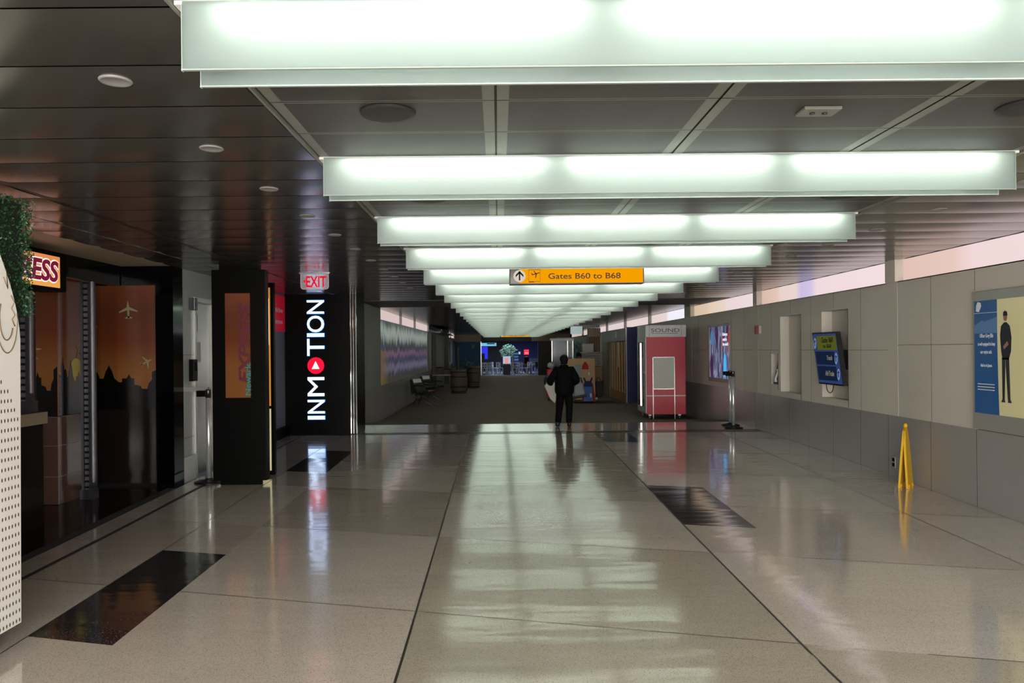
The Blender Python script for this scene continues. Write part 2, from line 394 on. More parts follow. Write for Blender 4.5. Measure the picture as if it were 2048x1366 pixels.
# clerestory panes
pane_cols = [(-4, 4.8, '#e3cdc8'), (4.9, 9.84, '#e0c4bf'), (10.09, 15.1, None), (15.32, 20.3, None), (20.95, 25.95, '#e6dcdf'), (26.05, 30.95, '#dccbc8'), (31.05, 36.15, '#d9c9c8'), (36.25, 41.35, '#d9c9c8'), (41.45, 46.5, '#cfbdb8'), (46.7, 54, '#c7b4ae')]
segs = {2: [(10.09, 12.65, '#e8d2d6'), (12.65, 13.35, '#c7b6dc'), (13.35, 14.2, '#e6cfc4'), (14.2, 15.1, '#d9b6a6')],
        3: [(15.32, 17.6, '#e4d0d2'), (17.6, 18.9, '#e2cdb9'), (18.9, 20.3, '#d9bda3')], 1: [(4.9, 8.6, '#e6cdce'), (8.6, 9.84, '#ddb9b0')],
        4: [(20.95, 23.6, '#eceaf4'), (23.6, 25.95, '#dfcbc6')]}
def pane_mat(name, stops, y0, y1):
    m = bpy.data.materials.new(name); m.use_nodes = True; nt = m.node_tree; n = nt.nodes; l = nt.links; n.remove(n['Principled BSDF'])
    g = n.new('ShaderNodeNewGeometry'); sx = n.new('ShaderNodeSeparateXYZ'); l.new(g.outputs['Position'], sx.inputs[0])
    mr = n.new('ShaderNodeMapRange'); mr.inputs[1].default_value = y0; mr.inputs[2].default_value = y1; l.new(sx.outputs[1], mr.inputs[0])
    rp = n.new('ShaderNodeValToRGB'); e = rp.color_ramp.elements; e[0].color = lin(stops[0][1]); e[0].position = 0; e[1].color = lin(stops[-1][1]); e[1].position = 1
    for y_, c in stops[1:-1]: x = e.new((y_-y0)/(y1-y0)); x.color = lin(c)
    l.new(mr.outputs[0], rp.inputs[0]); em = n.new('ShaderNodeEmission'); em.inputs[1].default_value = PANE; l.new(rp.outputs[0], em.inputs[0]); l.new(em.outputs[0], n['Material Output'].inputs[0]); return m
for i, (a, b, c) in enumerate(pane_cols):
    stops = {1: [(4.9, '#ecd6d6'), (8.4, '#ead2d2'), (8.75, '#e0c2b8'), (9.84, '#dabbb0')],
             2: [(10.09, '#ecd8da'), (12.5, '#e8d4d8'), (12.75, '#cabddd'), (13.15, '#c6b8dc'), (13.4, '#e2cfca'), (14.1, '#e2ccc2'), (14.3, '#dbbfb2'), (15.1, '#d4b3a4')],
             3: [(15.32, '#e6d6d8'), (17.4, '#e2d0d0'), (17.7, '#dfccbc'), (18.8, '#dcc6b2'), (19.1, '#d6bfa8'), (20.3, '#d0b69c')],
             4: [(20.95, '#ecebf4'), (23.4, '#eae6ee'), (23.7, '#dfcfca'), (25.95, '#dccac5')]}.get(i, [(a, c), (b, c)])
    struct(MB().box(XR+.08, XR+.09, a, b, ZS, ZC-.012).build('window_%d' % (i+1), pane_mat('dawn_glass_%d' % i, stops, a, b)))

# ------------------------------------------------------------------ left far wall
wl = MB()
wl.box(XL-.1, XL-.02, 15.1, 55, ZW, ZS, 0)
wl.box(XL-.6, XL+.012, 15.9, 55, -.3, ZW, 1)
for y in (17.4, 18.9, 20.5, 22.6): wl.box(XL, XL+.0135, y-.004, y+.004, -.3, ZW, 2)
wl.box(XL-.02, XL+.012, 33, 34.8, ZW, ZS+.02, 0)
struct(wl.build('wall_left', [GREYP, GRAN, GRANJ], loc=(XL, 20, 0)))
struct(MB().box(XL-.6, XL-.005, 16.5, 20.0, ZW, ZC, 0).box(XL-.3, XL+.015, 16.4, 16.55, ZW-.0, ZW+.012, 0).build('trim_left', mat('pier_grey', '#83827f', .55, var=.05, vscale=2)))
for i, (a, b) in enumerate([(20.05, 24.3), (24.4, 28.4), (28.5, 33.9), (42.4, 46.2), (46.3, 50), (50.1, 54)]):
    struct(MB().box(XL-.08, XL-.07, a, b, ZS, ZC-.012).build('window_%d' % (i+11), emis('dawn_glass_left', '#e0cbc6', PANE*.85)))
    struct(MB().box(XL-.09, XL+.0, b, b+.1, ZS, ZC).build('trim_left', GREYP))
# mural: soft streaked abstract picture
def mural_mat():
    m = bpy.data.materials.new('streaked_mural'); m.use_nodes = True; nt = m.node_tree; n = nt.nodes; l = nt.links; b = n['Principled BSDF']
    g = n.new('ShaderNodeNewGeometry'); sx = n.new('ShaderNodeSeparateXYZ'); l.new(g.outputs['Position'], sx.inputs[0])
    mp = n.new('ShaderNodeMapping'); mp.inputs['Scale'].default_value = (1, 2.2, .22); l.new(g.outputs['Position'], mp.inputs[0])
    ns = n.new('ShaderNodeTexNoise'); ns.inputs['Scale'].default_value = 3; ns.inputs['Detail'].default_value = 6; l.new(mp.outputs[0], ns.inputs[0])
    a = n.new('ShaderNodeMath'); a.operation = 'MULTIPLY_ADD'; l.new(ns.outputs[0], a.inputs[0]); a.inputs[1].default_value = .8; l.new(sx.outputs[2], a.inputs[2])
    mr = n.new('ShaderNodeMapRange'); mr.inputs[1].default_value = 1.1; mr.inputs[2].default_value = 2.95; l.new(a.outputs[0], mr.inputs[0])
    r = n.new('ShaderNodeValToRGB'); e = r.color_ramp.elements
    e[0].color = lin('#4c4a3a'); e[0].position = 0; e[1].position = 1; e[1].color = lin('#70757c')
    for p, c in ((.08, '#5a5548'), (.14, '#39445c'), (.20, '#8a86a8'), (.27, '#9793b4'), (.33, '#454f6e'), (.39, '#3a4668'), (.44, '#8a6f9c'), (.475, '#c07a94'), (.51, '#5c5a80'), (.57, '#2c3a58'), (.63, '#4a463e'), (.67, '#a3b4b2'), (.76, '#dbe8e2'), (.85, '#cfdcd8'), (.90, '#8c9698'), (.95, '#59626a')):
        x = e.new(p); x.color = lin(c)
    l.new(mr.outputs[0], r.inputs[0])
    n3 = n.new('ShaderNodeTexNoise'); n3.inputs['Scale'].default_value = 2.2; n3.inputs['Detail'].default_value = 4; l.new(g.outputs['Position'], n3.inputs[0])
    m2 = n.new('ShaderNodeMapRange'); m2.inputs[1].default_value = 20.1; m2.inputs[2].default_value = 21.6; m2.inputs[3].default_value = .85; m2.inputs[4].default_value = 0; l.new(sx.outputs[1], m2.inputs[0])
    m3 = n.new('ShaderNodeMath'); m3.operation = 'LESS_THAN'; l.new(sx.outputs[2], m3.inputs[0]); m3.inputs[1].default_value = 1.65
    m4 = n.new('ShaderNodeMath'); m4.operation = 'MULTIPLY'; l.new(m2.outputs[0], m4.inputs[0]); l.new(m3.outputs[0], m4.inputs[1])
    mx = n.new('ShaderNodeMix'); mx.data_type = 'RGBA'; l.new(m4.outputs[0], mx.inputs[0]); l.new(r.outputs[0], mx.inputs[6]); mx.inputs[7].default_value = lin('#9a7c3c')
    l.new(mx.outputs[2], b.inputs['Base Color']); b.inputs['Roughness'].default_value = .35
    l.new(mx.outputs[2], b.inputs['Emission Color']); b.inputs['Emission Strength'].default_value = .16  # faint glow put into the picture's own colours so it looks backlit
    return m
mu = thing('wall_mural', 'long landscape mural of pale vertical streaks over blue and purple on the left wall', 'mural', (XL, 27, .75))
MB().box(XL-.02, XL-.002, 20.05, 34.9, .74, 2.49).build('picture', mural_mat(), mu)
MB().box(XL-.02, XL+.01, 34.85, 34.95, .74, 2.49).build('edge_frame', STEEL, mu)

# ------------------------------------------------------------------ back of the hall and closing walls
struct(MB().box(-8, XR+.2, -4.15, -4.05, -.3, ZC).build('wall_back', GREYP))
struct(MB().box(-8.1, -8, -4.1, 9.6, -.3, ZC).build('wall_left', BLACKM))
struct(MB().box(-8, -4.25, -4, 9.8, ZC-.014, ZC).build('trim_left', mat('tan_soffit', '#a3957c', .6)))

# ------------------------------------------------------------------ hanging light fixtures
FX0, FX1 = -1.02, 3.07
def make_fixture():
    r = thing('ceiling_light', '', 'ceiling light', (1.025, 0, ZC), 'frosted glass light fixtures across the hall ceiling')
    def pane(y): return MB().box(FX0, FX1, y-.004, y+.004, 2.575, ZC-.002)
    pane(0).build('glass_panel', FROST, r); pane(.155).build('glass_panel', FROST, r)
    MB().box(FX0-.03, FX1+.03, .004, .151, ZC-.010, ZC+.004).build('mounting_tray', WHITE, r)
    for y_ in (-.004, .151): MB().box(FX0-.004, FX1+.004, y_-.002, y_+.010, 2.572, 2.576).box(FX0-.003, FX0, y_-.002, y_+.010, 2.569, ZC-.012).box(FX1, FX1+.003, y_-.002, y_+.010, 2.569, ZC-.012).build('edge_glow_strip', mat('glass_edge', '#8f9c92', .4), r)  # thin pale strips added to imitate the glow along the pane edges
    m = MB()
    for i in range(3):
        x0 = FX0+.10+i*1.335; m.tube([(x0+.02, .078, 2.770), (x0+1.20, .078, 2.770)], .014, 6)
    m.build('fluorescent_tube', TUBEM, r)
    return r
proto = make_fixture(); NF = 28
for k in range(-2, NF-1):
    o = proto if k == -2 else copy_tree(proto)
    o.location.y = 2.45+1.99*k
    if k < 0: o['label'] = 'unseen added frosted glass ceiling light overhead, %s' % ('just behind the viewer' if k == -1 else 'two rows behind the viewer')  # row continued out of view, added to light the near floor
    else: o['label'] = 'wide frosted glass ceiling light, %s one seen along the hall ceiling' % ORD[k]

# ------------------------------------------------------------------ downlights, speakers, detector
def make_down():
    r = thing('downlight', '', 'recessed light', (0, 0, ZC), 'small round recessed downlights')
    MB().lathe([(.040, .0), (.062, 0), (.066, -.006), (.066, -.016), (.060, -.022), (.052, -.018)], (0, 0, ZC), 24).build('trim_ring', mat('downlight_ring', '#7d7b7a', .5), r)
    MB().lathe([(.052, -.008), (.051, -.014), (.0, -.014)], (0, 0, ZC), 20).build('lens', mat('lens_dark', '#8f8c8a', .4), r)
    return r
dp = make_down(); first = True
for side, xx, ks, wd in (('left', -1.58, range(0, 11), 'dark left'), ('right', 3.68, range(1, 11), 'right')):
    for i, k in enumerate(ks):
        y_ = (3.12 if side == 'left' else 4.15-1.04+0.0)+1.045*k + (0 if side == 'left' else 0)
        o = dp if first else copy_tree(dp); first = False
        o.location = (xx, y_, ZC)
        o['label'] = 'small round downlight in the %s ceiling strip, %s from the viewer' % (wd, ORD[i])
def make_spk():
    r = thing('ceiling_speaker', '', 'speaker', (0, 0, ZC), 'round grilles in the ceiling panels')
    MB().lathe([(0, -.012), (.10, -.012), (.13, -.010), (.135, .004)], (0, 0, ZC), 32).build('grille', mat('speaker_grille', '#2b2a29', .7), r)
    return r
sp = make_spk(); first = True
for (x_, y_, lb) in [(-.52, 3.62, 'large round grey ceiling grille left of centre behind the nearest light'), (-.52, 5.69, 'round grey ceiling grille half hidden by the second light, left side'),
                     (2.57, 3.62, 'round dark ceiling grille at the right edge of the picture'), (2.6, 5.69, 'round dark ceiling grille below the second light, right side')]:
    o = sp if first else copy_tree(sp); first = False; o.location = (x_, y_, ZC); o['label'] = lb
r = thing('smoke_detector', 'flat square white detector plate on the ceiling panel right of centre', 'detector', (1.57, 3.65, ZC))
MB().box(1.48, 1.66, 3.59, 3.71, ZC-.012, ZC+.004).build('plate', mat('detector_plate', '#75756f', .5), r, bevel=.003)
MB().lathe([(0, -.02), (.012, -.02), (.014, -.012)], (1.54, 3.65, ZC), 12).lathe([(0, -.02), (.012, -.02), (.014, -.012)], (1.60, 3.65, ZC), 12).build('sensor', DSTEEL, r)

# ------------------------------------------------------------------ overhead gate signs
YEL = emis('sign_amber_lit', '#f09c00', .75)
YEL2 = mat('sign_amber', '#dc9a10', .4, emit='#e09a08', es=.55)
def gate_sign(x0, x1, y, z0, z1, label, lit, small):
    r = thing('gate_sign', label, 'sign', ((x0+x1)/2, y, z0))
    t = .015
    MB().box(x0, x1, y, y+.14, z0, z1).build('housing', mat('sign_frame', '#2a2624', .4), r, bevel=.004)
    h = z1-z0-2*t; w = x1-x0-2*t
    M = FR(x0+t, y-.001, z0+t)
    hh = h
    MB().prism([(0, 0), (hh*.62, 0), (hh*.62, h), (0, h)], M, .003).build('grey_panel', mat('sign_grey', '#6e6c60', .4), r)
    MB().prism([(hh*.62, 0), (w, 0), (w, h), (hh*.62, h)], M, .003).build('amber_face', YEL if lit else YEL2, r)
    m = MB(); m.prism(disc(h*.42, 32, hh*.62, h*.5), M @ Matrix.Translation((0, 0, .0035)), .002, 0)
    m.build('white_disc', emis('sign_white_lit', '#e8ddd0', .6), r)
    a = MB(); ax = hh*.62; s_ = h*.42; D = .007
    M2 = M @ Matrix.Translation((0, 0, .006))
    a.prism([(ax-.05*h, h*.2), (ax+.05*h, h*.2), (ax+.05*h, h*.78), (ax-.05*h, h*.78)], M2, .002)
    for sg in (-1, 1):
        a.prism([(ax, h*.86), (ax, h*.70), (ax+sg*.27*h, h*.42), (ax+sg*.27*h, h*.58)][::sg], M2, .002)
    a.build('arrow', BLACKM, r)
    b = MB(); bx = hh*1.25; bw = h*.8
    for q in ([(0, 0), (bw, 0), (bw, .03*h), (0, .03*h)], [(0, .97*h-.25*h+.1*h), (bw, .82*h), (bw, .85*h), (0, .85*h)], [(0, 0), (.02*h, 0), (.02*h, .85*h), (0, .85*h)], [(bw-.02*h, 0), (bw, 0), (bw, .85*h), (bw-.02*h, .85*h)]):
        b.prism([(bx+p[0], h*.1+p[1]) for p in q], M2, .001, 0)
    b.prism([(bx, h*.06), (bx+bw*.45, h*.06), (bx+bw*.45, h*.12), (bx, h*.12)], M2, .002, 0)
    # aeroplane climbing to the right
    R = Matrix.Translation((bx+bw*.62, h*.66, 0)) @ Matrix.Rotation(.25, 4, 'Z') @ Matrix.Scale(h*.30, 4)
    b.prism([(-1, -.12), (-.9, .06), (.85, .08), (1, 0), (.85, -.1), (-.6, -.16)], M2 @ R, .01)
    b.prism([(-.1, 0), (.15, 0), (-.28, .8), (-.42, .8)], M2 @ R, .01); b.prism([(-.42, -.95), (-.25, -.95), (.3, 0), (-.05, 0)], M2 @ R, .01)
    b.prism([(-1.05, .4), (-.92, .42), (-.68, 0), (-.95, 0)], M2 @ R, .01)
    b.build('aeroplane_pictogram', mat('sign_brown', '#43140a', .6), r)
    c = MB(); text(c, 'Gates B60 to B68', w*.545, h*.40, M2 @ Matrix.Translation((w*.285, h*.28, 0)), bold=.012)
    c.build('lettering', mat('sign_brown', '#43140a', .6), r)
    mt = MB()
    for x in (x0+.2, x1-.2): mt.box(x-.015, x+.015, y+.055, y+.085, z1, ZC)
    mt.build('hanger', DSTEEL, r)
gate_sign(.155, 1.88, 9.6, 2.485, 2.70, 'amber lit overhead sign with white up-arrow reading Gates B60 to B68', True, False)
gate_sign(.145, 2.11, 50.0, 2.495, 2.69, 'small distant amber gate sign at the far end of the lights', False, True)

# exit sign hanging from the dark ceiling
r = thing('exit_sign', 'clear hanging exit sign with red letters above the black tower', 'exit sign', (-2.60, 10.8, 2.55))
A = MB(); x0, x1, z0, z1 = -2.83, -2.43, 2.55, 2.77
pts = [(0, .22), (0, .035), (.01, .012), (.035, 0), (.365, 0), (.39, .012), (.40, .035), (.40, .22)]
def acrylic():
    m = bpy.data.materials.new('clear_acrylic'); m.use_nodes = True; b = m.node_tree.nodes['Principled BSDF']
    b.inputs['Base Color'].default_value = (.9, .92, .95, 1); b.inputs['Transmission Weight'].default_value = 0; b.inputs['Roughness'].default_value = .1; b.inputs['Alpha'].default_value = .22
    return m
ACR = acrylic()
A.prism(pts, FR(x0, 10.8, z0), .008).build('acrylic_panel', ACR, r)
e = MB()
for i in range(len(pts)-1):
    p, q = pts[i], pts[i+1]; e.tube([(x0+p[0], 10.796, z0+p[1]), (x0+q[0], 10.796, z0+q[1])], .004, 6)
e.build('edge', mat('exit_edge', '#c88f92', .3, emit='#d59aa0', es=.25), r)
g = MB(); text(g, 'EXIT', .29, .16, FR(x0+.078, 10.789, z0+.028), bold=.02); g.prism([(.07, .09), (.035, .115), (.07, .14)], FR(x0, 10.789, z0), .003)
g.build('lettering', emis('exit_red', '#e0142c', .75), r)
MB().box(x0-.02, x1+.02, 10.77, 10.82, z1, ZC-.005).build('canopy', STEEL, r, bevel=.003)

# ------------------------------------------------------------------ black tower with the lit vertical name
YI = 14.95
r = thing('store_sign_tower', 'black glossy wall with glowing white vertical INMOTION letters', 'store sign', (-3.6, YI, 0))
MB().box(-4.25, -2.96, YI, YI+.9, 0, 2.79).build('black_panel', BLACKM, r)
for x in (-2.935, -2.885, -2.835): MB().box(x-.014, x+.014, YI-.02, YI+.05, 0, 2.79).build('chrome_strip', CHROME, r, bevel=.005)
MB().box(-2.96, -2.82, YI+.05, YI+.9, 0, 2.79).build('side_panel', BLACKM, r)
LIT = emis('letter_glow', '#cfe2ff', 1.8); RED = emis('disc_red', '#f01838', .8)
HALO = emis('letter_edge_blue', '#5a9cff', 1.6)
def pz(yy): return 1.65+(700-yy)*YI/1500+.033
xl, xr = -3.79, -3.46
for ch, ya, yb in (('I', 838, 832), ('N', 826, 800), ('M', 792, 754), ('T', 711, 678), ('I', 673, 667), ('O', 664, 632), ('N', 627, 601)):
    za, zb = pz(ya), pz(yb)
    m = MB(); text(m, ch, zb-za, xr-xl, UP(xr, YI-.035, za), bold=.0 if ch != 'I' else .0, depth=.012)
    o = m.build('letter', LIT, r)
    if ch == 'M': continue
    hb_ = MB(); text(hb_, ch, zb-za+.02, xr-xl+.02, UP(xr+.01, YI-.02, za-.01), bold=.006, depth=.006); hb_.build('glow_edge', HALO, o)
zc1 = pz(731); rr = .165
m = MB(); m.prism(disc(rr, 40), FR((xl+xr)/2, YI-.03, zc1), .02); dd = m.build('red_disc', RED, r)
m = MB(); m.prism([(-.065, -.075), (.085, -.0), (-.065, .075)], FR((xl+xr)/2, YI-.052, zc1) @ Matrix.Rotation(PI/2, 4, 'Z'), .006); m.build('play_triangle', LIT, dd)
# wall of the store to its left, red banner, grey glass
r = thing('shop_window', 'dim store window with a red banner beside the black tower', 'shop window', (-4.25, 13, 0))
MB().box(-4.4, -4.25, 11.9, YI, -.03, 2.79).build('wall', mat('store_grey', '#6d7076', .3), r)
b = MB().box(-4.252, -4.235, 11.9, YI-.02, 2.05, 2.75); b.build('red_banner', mat('banner_red', '#c01428', .4, emit='#a01024', es=.25), r)
b = MB()
for i in range(26): b.box(-4.234, -4.232, 12.2+i*.1, 12.2+i*.1+.06*random.uniform(.4, 1), 2.42, 2.42+random.uniform(.05, .09)); b.box(-4.234, -4.232, 12.2+i*.1, 12.2+i*.1+.05, 2.20, 2.26)
b.build('small_print', mat('white_print', '#cfcfcf', .5), r)
MB().box(-4.26, -4.15, 11.9, YI-.01, -.04, .18).build('plinth', BLACKM, r)

# ------------------------------------------------------------------ left grey wall, service door
LG = mat('wall_grey_green', '#8d9490', .38, var=.06, vscale=1.5)
w = MB(); w.box(-4.42, -4.25, 10.06, 10.47, -.12, 2.79, 0); w.box(-4.6, -4.25, 11.45, 11.9, -.12, 2.79, 0); w.box(-4.6, -4.25, 10.47, 11.45, 2.42, 2.79, 0)
w.box(-4.252, -4.249, 9.9, 10.47, 1.62, 1.626, 1); w.box(-4.252, -4.249, 9.9, 10.47, .49, .496, 1)
w.box(-4.25, -4.225, 9.76, 10.45, -.1, .24, 2)
struct(w.build('wall_left', [LG, GRANJ, mat('white_kick', '#a9aaa6', .25)]))
d = struct(MB().box(-4.36, -4.31, 10.52, 11.40, -.08, 2.37).build('door_1', mat('door_metal', '#9a9a96', .25, .7)))
f = MB(); f.box(-4.30, -4.225, 10.47, 10.525, -.1, 2.42); f.box(-4.30, -4.225, 11.395, 11.45, -.1, 2.42); f.box(-4.30, -4.225, 10.47, 11.45, 2.37, 2.43)
struct(f.build('trim_left', mat('door_frame_metal', '#b9b9b2', .3, .6)))
dh = MB(); dh.box(-4.31, -4.27, 10.56, 10.62, .95, 1.15); dh.tube([(-4.27, 10.59, 1.08), (-4.20, 10.60, 1.06), (-4.20, 10.72, 1.05)], .012, 8)
dh.build('door_handle', STEEL, d)
MB().box(-4.309, -4.305, 10.72, 10.86, 1.52, 1.80).build('notice_paper', mat('paper', '#b9b6b0', .7), d)
MB().box(-4.31, -4.26, 10.60, 10.64, 1.95, 2.2).build('hinge', mat('hinge_brown', '#5b3a30', .5), d)
r = thing('card_reader', 'black card reader box on the grey wall beside the service door', 'card reader', (-4.24, 10.36, 1.26))
MB().box(-4.25, -4.18, 10.30, 10.44, 1.26, 1.56).build('housing', BLACKM, r, bevel=.008); MB().box(-4.182, -4.176, 10.33, 10.41, 1.4, 1.52).build('reader_face', BLACKG, r)
r = thing('door_closer', 'small dark closer box at the top corner of the service door', 'door closer', (-4.24, 10.4, 2.24))
MB().box(-4.25, -4.17, 10.32, 10.43, 2.24, 2.41).build('housing', DSTEEL, r, bevel=.006); MB().tube([(-4.21, 10.43, 2.35), (-4.23, 10.7, 2.39)], .008, 6).build('arm', STEEL, r)

# ------------------------------------------------------------------ belt stanchions
def stanchion(x, y, label, seed, hb=1.17, wide=.19):
    z = fz(y)+.001; r = thing('belt_stanchion', label, 'stanchion', (x, y, z))
    MB().lathe([(0, 0), (wide, 0), (wide, .012), (wide*.8, .026), (.05, .045), (.045, .06), (0, .06)], (x, y, z), 32).build('base', mat('stanchion_base', '#26282a', .35, .6), r)
    MB().tube([(x, y, z+.05), (x, y, z+hb-.06)], .032, 16).build('post', POSTM, r)
    h = MB().lathe([(0, 0), (.036, 0), (.036, .10), (.033, .11), (0, .115)], (x, y, z+hb-.115), 20).build('belt_head', DSTEEL, r)
    MB().box(x-.15, x-.03, y-.025, y+.025, z+hb-.10, z+hb-.02).build('belt_clip', BLACKM, h, bevel=.004)
    return r
stanchion(4.82, 15.4, 'bright chrome belt stanchion with black base, front one of the pair by the wall advert', 1)
stanchion(4.93, 15.95, 'dull grey belt stanchion directly behind the chrome one near the wall advert', 3)
s2 = stanchion(-3.86, 9.98, 'steel belt stanchion standing before the service door', 2, 1.24, .19)
m = MB(); m.box(-4.23, -3.9, 10.065, 10.10, 1.13, 1.19); m.build('retracted_belt', mat('belt_grey', '#8c8c8a', .5), s2)

# ------------------------------------------------------------------ EXPRESS column
def mural_board(name, M, w, h, parent, skyline=True, planes=((.45, .8, .14, .1),), tone='#6e3c22', low='#85562a', tz0=0):
    m = bpy.data.materials.get('orange_sky_'+name)
    m = bpy.data.materials.new('orange_sky_'+name); m.use_nodes = True; nt = m.node_tree; n = nt.nodes; l = nt.links; b = n['Principled BSDF']
    g = n.new('ShaderNodeNewGeometry'); sx = n.new('ShaderNodeSeparateXYZ'); l.new(g.outputs['Position'], sx.inputs[0])
    mr = n.new('ShaderNodeMapRange'); mr.inputs[1].default_value = M.translation.z; mr.inputs[2].default_value = M.translation.z+h; l.new(sx.outputs[2], mr.inputs[0])
    rp = n.new('ShaderNodeValToRGB'); e_ = rp.color_ramp.elements; e_[0].color = lin(low); e_[0].position = .3; e_[1].color = lin(tone); e_[1].position = 1
    x = e_.new(.55); x.color = lin('#67331c'); x = e_.new(.8); x.color = lin('#5c301c'); l.new(mr.outputs[0], rp.inputs[0])
    l.new(rp.outputs[0], b.inputs['Base Color']); b.inputs['Roughness'].default_value = .25
    o = MB().prism([(0, 0), (w, 0), (w, h), (0, h)], M, .01).build(name, m, parent)
    if skyline:
        s_ = MB(); pts = [(0, 0)]; pass
        hs = [(0, .27), (.07, .27), (.07, .33), (.09, .33), (.115, .385), (.14, .33), (.16, .33), (.16, .30), (.22, .30), (.25, .25), (.30, .25), (.33, .31), (.355, .335), (.37, .36), (.385, .335), (.41, .31), (.44, .25), (.50, .22), (.54, .22), (.54, .25), (.60, .25), (.63, .285), (.66, .25), (.70, .25), (.70, .20), (.78, .19), (.80, .165), (.87, .165), (.89, .21), (.93, .24), (.93, .30), (1, .32)]
        for a, bb in hs: pts.append((w*a, h*bb))
        pts.append((w, 0)); s_.prism(pts, M @ Matrix.Translation((0, 0, .011)), .002); s_.build('skyline_print', mat('skyline_black', '#0a0908', .2), o)
    for (px, py, sc, rot) in planes:
        a = MB(); R = M @ Matrix.Translation((w*px, h*py, .014)) @ Matrix.Rotation(rot, 4, 'Z') @ Matrix.Scale(sc, 4)
        a.prism([(-.09, -.9), (.09, -.9), (.12, .5), (0, 1), (-.12, .5)], R, .01)
        a.prism([(-1, -.25), (-.95, -.12), (-.1, .35), (-.1, -.0)], R, .01); a.prism([(1, -.25), (.1, .0), (.1, .35), (.95, -.12)], R, .01)
        a.prism([(-.38, -.9), (-.36, -.78), (0, -.6), (.36, -.78), (.38, -.9), (0, -.82)], R, .01)
        a.build('aeroplane_print', mat('plane_tan', '#8d8560', .4), o)
    return o
r = thing('advertising_column', 'black square column with upright orange EXPRESS banner', 'column', (-3.38, 9.9, -.08))
MB().box(-3.73, -3.03, 9.78, 9.92, -.02, 2.73).build('shaft', BLACKM, r, bevel=.003)
MB().box(-3.64, -3.12, 9.80, 9.91, -.085, -.02).build('base', BLACKM, r); MB().box(-3.64, -3.12, 9.81, 9.91, 2.73, 2.788).build('cap', BLACKM, r)
bo = mural_board('orange_banner', FR(-3.55, 9.775, 1.06), .325, 1.36, r, skyline=False, planes=(), tone='#713a22', low='#7c4c26')
m = MB(); text(m, 'EXPRESS', 1.05, .15, UP(-3.225, 9.757, 1.25) , bold=.03, shear=.2); m.build('maroon_lettering', mat('maroon', '#5c1428', .4), bo)
m = MB(); text(m, 'Newark', .42, .075, UP(-3.235+.02, 9.752, 1.09), bold=.02); m.build('teal_lettering', mat('teal_print', '#2a7f78', .4), bo)
# slim lit showcase behind the column
r = thing('display_case', 'narrow lit display case edge right behind the orange bannered column', 'display case', (-3.4, 10.7, -.07))
MB().box(-3.62, -3.13, 10.47, 10.55, -.06, 2.62).build('cabinet', BLACKM, r)
MB().box(-3.6, -3.175, 10.455, 10.47, .9, 2.55).build('backlit_panel', mat('case_amber', '#c8873c', .4, emit='#c88038', es=.45), r)
MB().box(-3.6, -3.175, 10.455, 10.47, 0, .86).build('lower_panel', mat('case_cream', '#cfc6a0', .4, emit='#c8bf98', es=.45), r)
MB().box(-3.5, -3.19, 10.445, 10.455, 1.75, 2.4).build('white_card', mat('case_white', '#e8e8dc', .4, emit='#e8e6d8', es=.7), r)

# ------------------------------------------------------------------ EXPRESS shop on the left
YB = 9.75
r = thing('shop_facade', 'dark shop facade with black header and orange travel mural behind its open gate', 'shop', (-5.2, YB, -.09))
MB().box(-7.9, -4.22, YB, YB+.3, 2.535, 2.782).build('header', BLACKG, r)
MB().box(-4.45, -4.22, YB, YB+.3, -.3, 2.535).build('end_pillar', BLACKG, r)
r2 = thing('rolling_gate_housing', 'long black gate housing running along the top of the dark shop opening', 'gate housing', (-5.0, 7, 2.52)); MB().box(-5.02, -4.90, 4.4, YB-.02, 2.53, 2.784).build('housing', BLACKG, r2)
MB().box(-7.9, -4.45, YB+.06, YB+.1, -.3, .92).build('granite_panel', DARKG, r)
mural_board('mural_board', FR(-5.45, YB+.05, .92), 1.0, 1.62, r, planes=((.63, .80, .125, .05), (.12, .66, .1, .3), (.86, .38, .09, -1.1)))
mural_board('mural_board', FR(-7.2, YB+.05, .92), 1.74, 1.75, r, planes=((.55, .5, .12, .6), (.8, .62, .1, -.4)))
r = thing('mural_pier', 'boxed pier in the shop clad in brown granite with orange mural above', 'pier', (-5.4, 9, -.1))
MB().box(-5.75, -5.12, 8.72, 9.4, -.1, .92).build('granite_base', mat('brown_granite', '#5c443a', .15, var=.3, vscale=80), r)
g = MB()
for z in (.22, .58, .915): g.box(-5.76, -5.118, 8.715, 9.41, z, z+.006)
g.box(-5.125, -5.115, 8.714, 8.722, -.1, .92); g.build('joint_line', mat('pale_joint', '#8a7e74', .4), r)
MB().box(-5.745, -5.125, 8.73, 9.4, .92, 2.78).build('core', BLACKM, r)
mural_board('mural_side', LW(-5.125, 8.73, .93), .66, 1.8, r, planes=((.65, .42, .1, .8),))
mural_board('mural_face', FR(-5.745, 8.73, .93), .62, 1.8, r, planes=((.5, .42, .13, .4),))
m = MB(); m.prism(disc(.15, 24, .36, .46, 1, 1.25), LW(-5.1149, 8.73, .95), .0005); m.build('sun_glow_print', mat('sun_yellow', '#c9bd5a', .4), r)
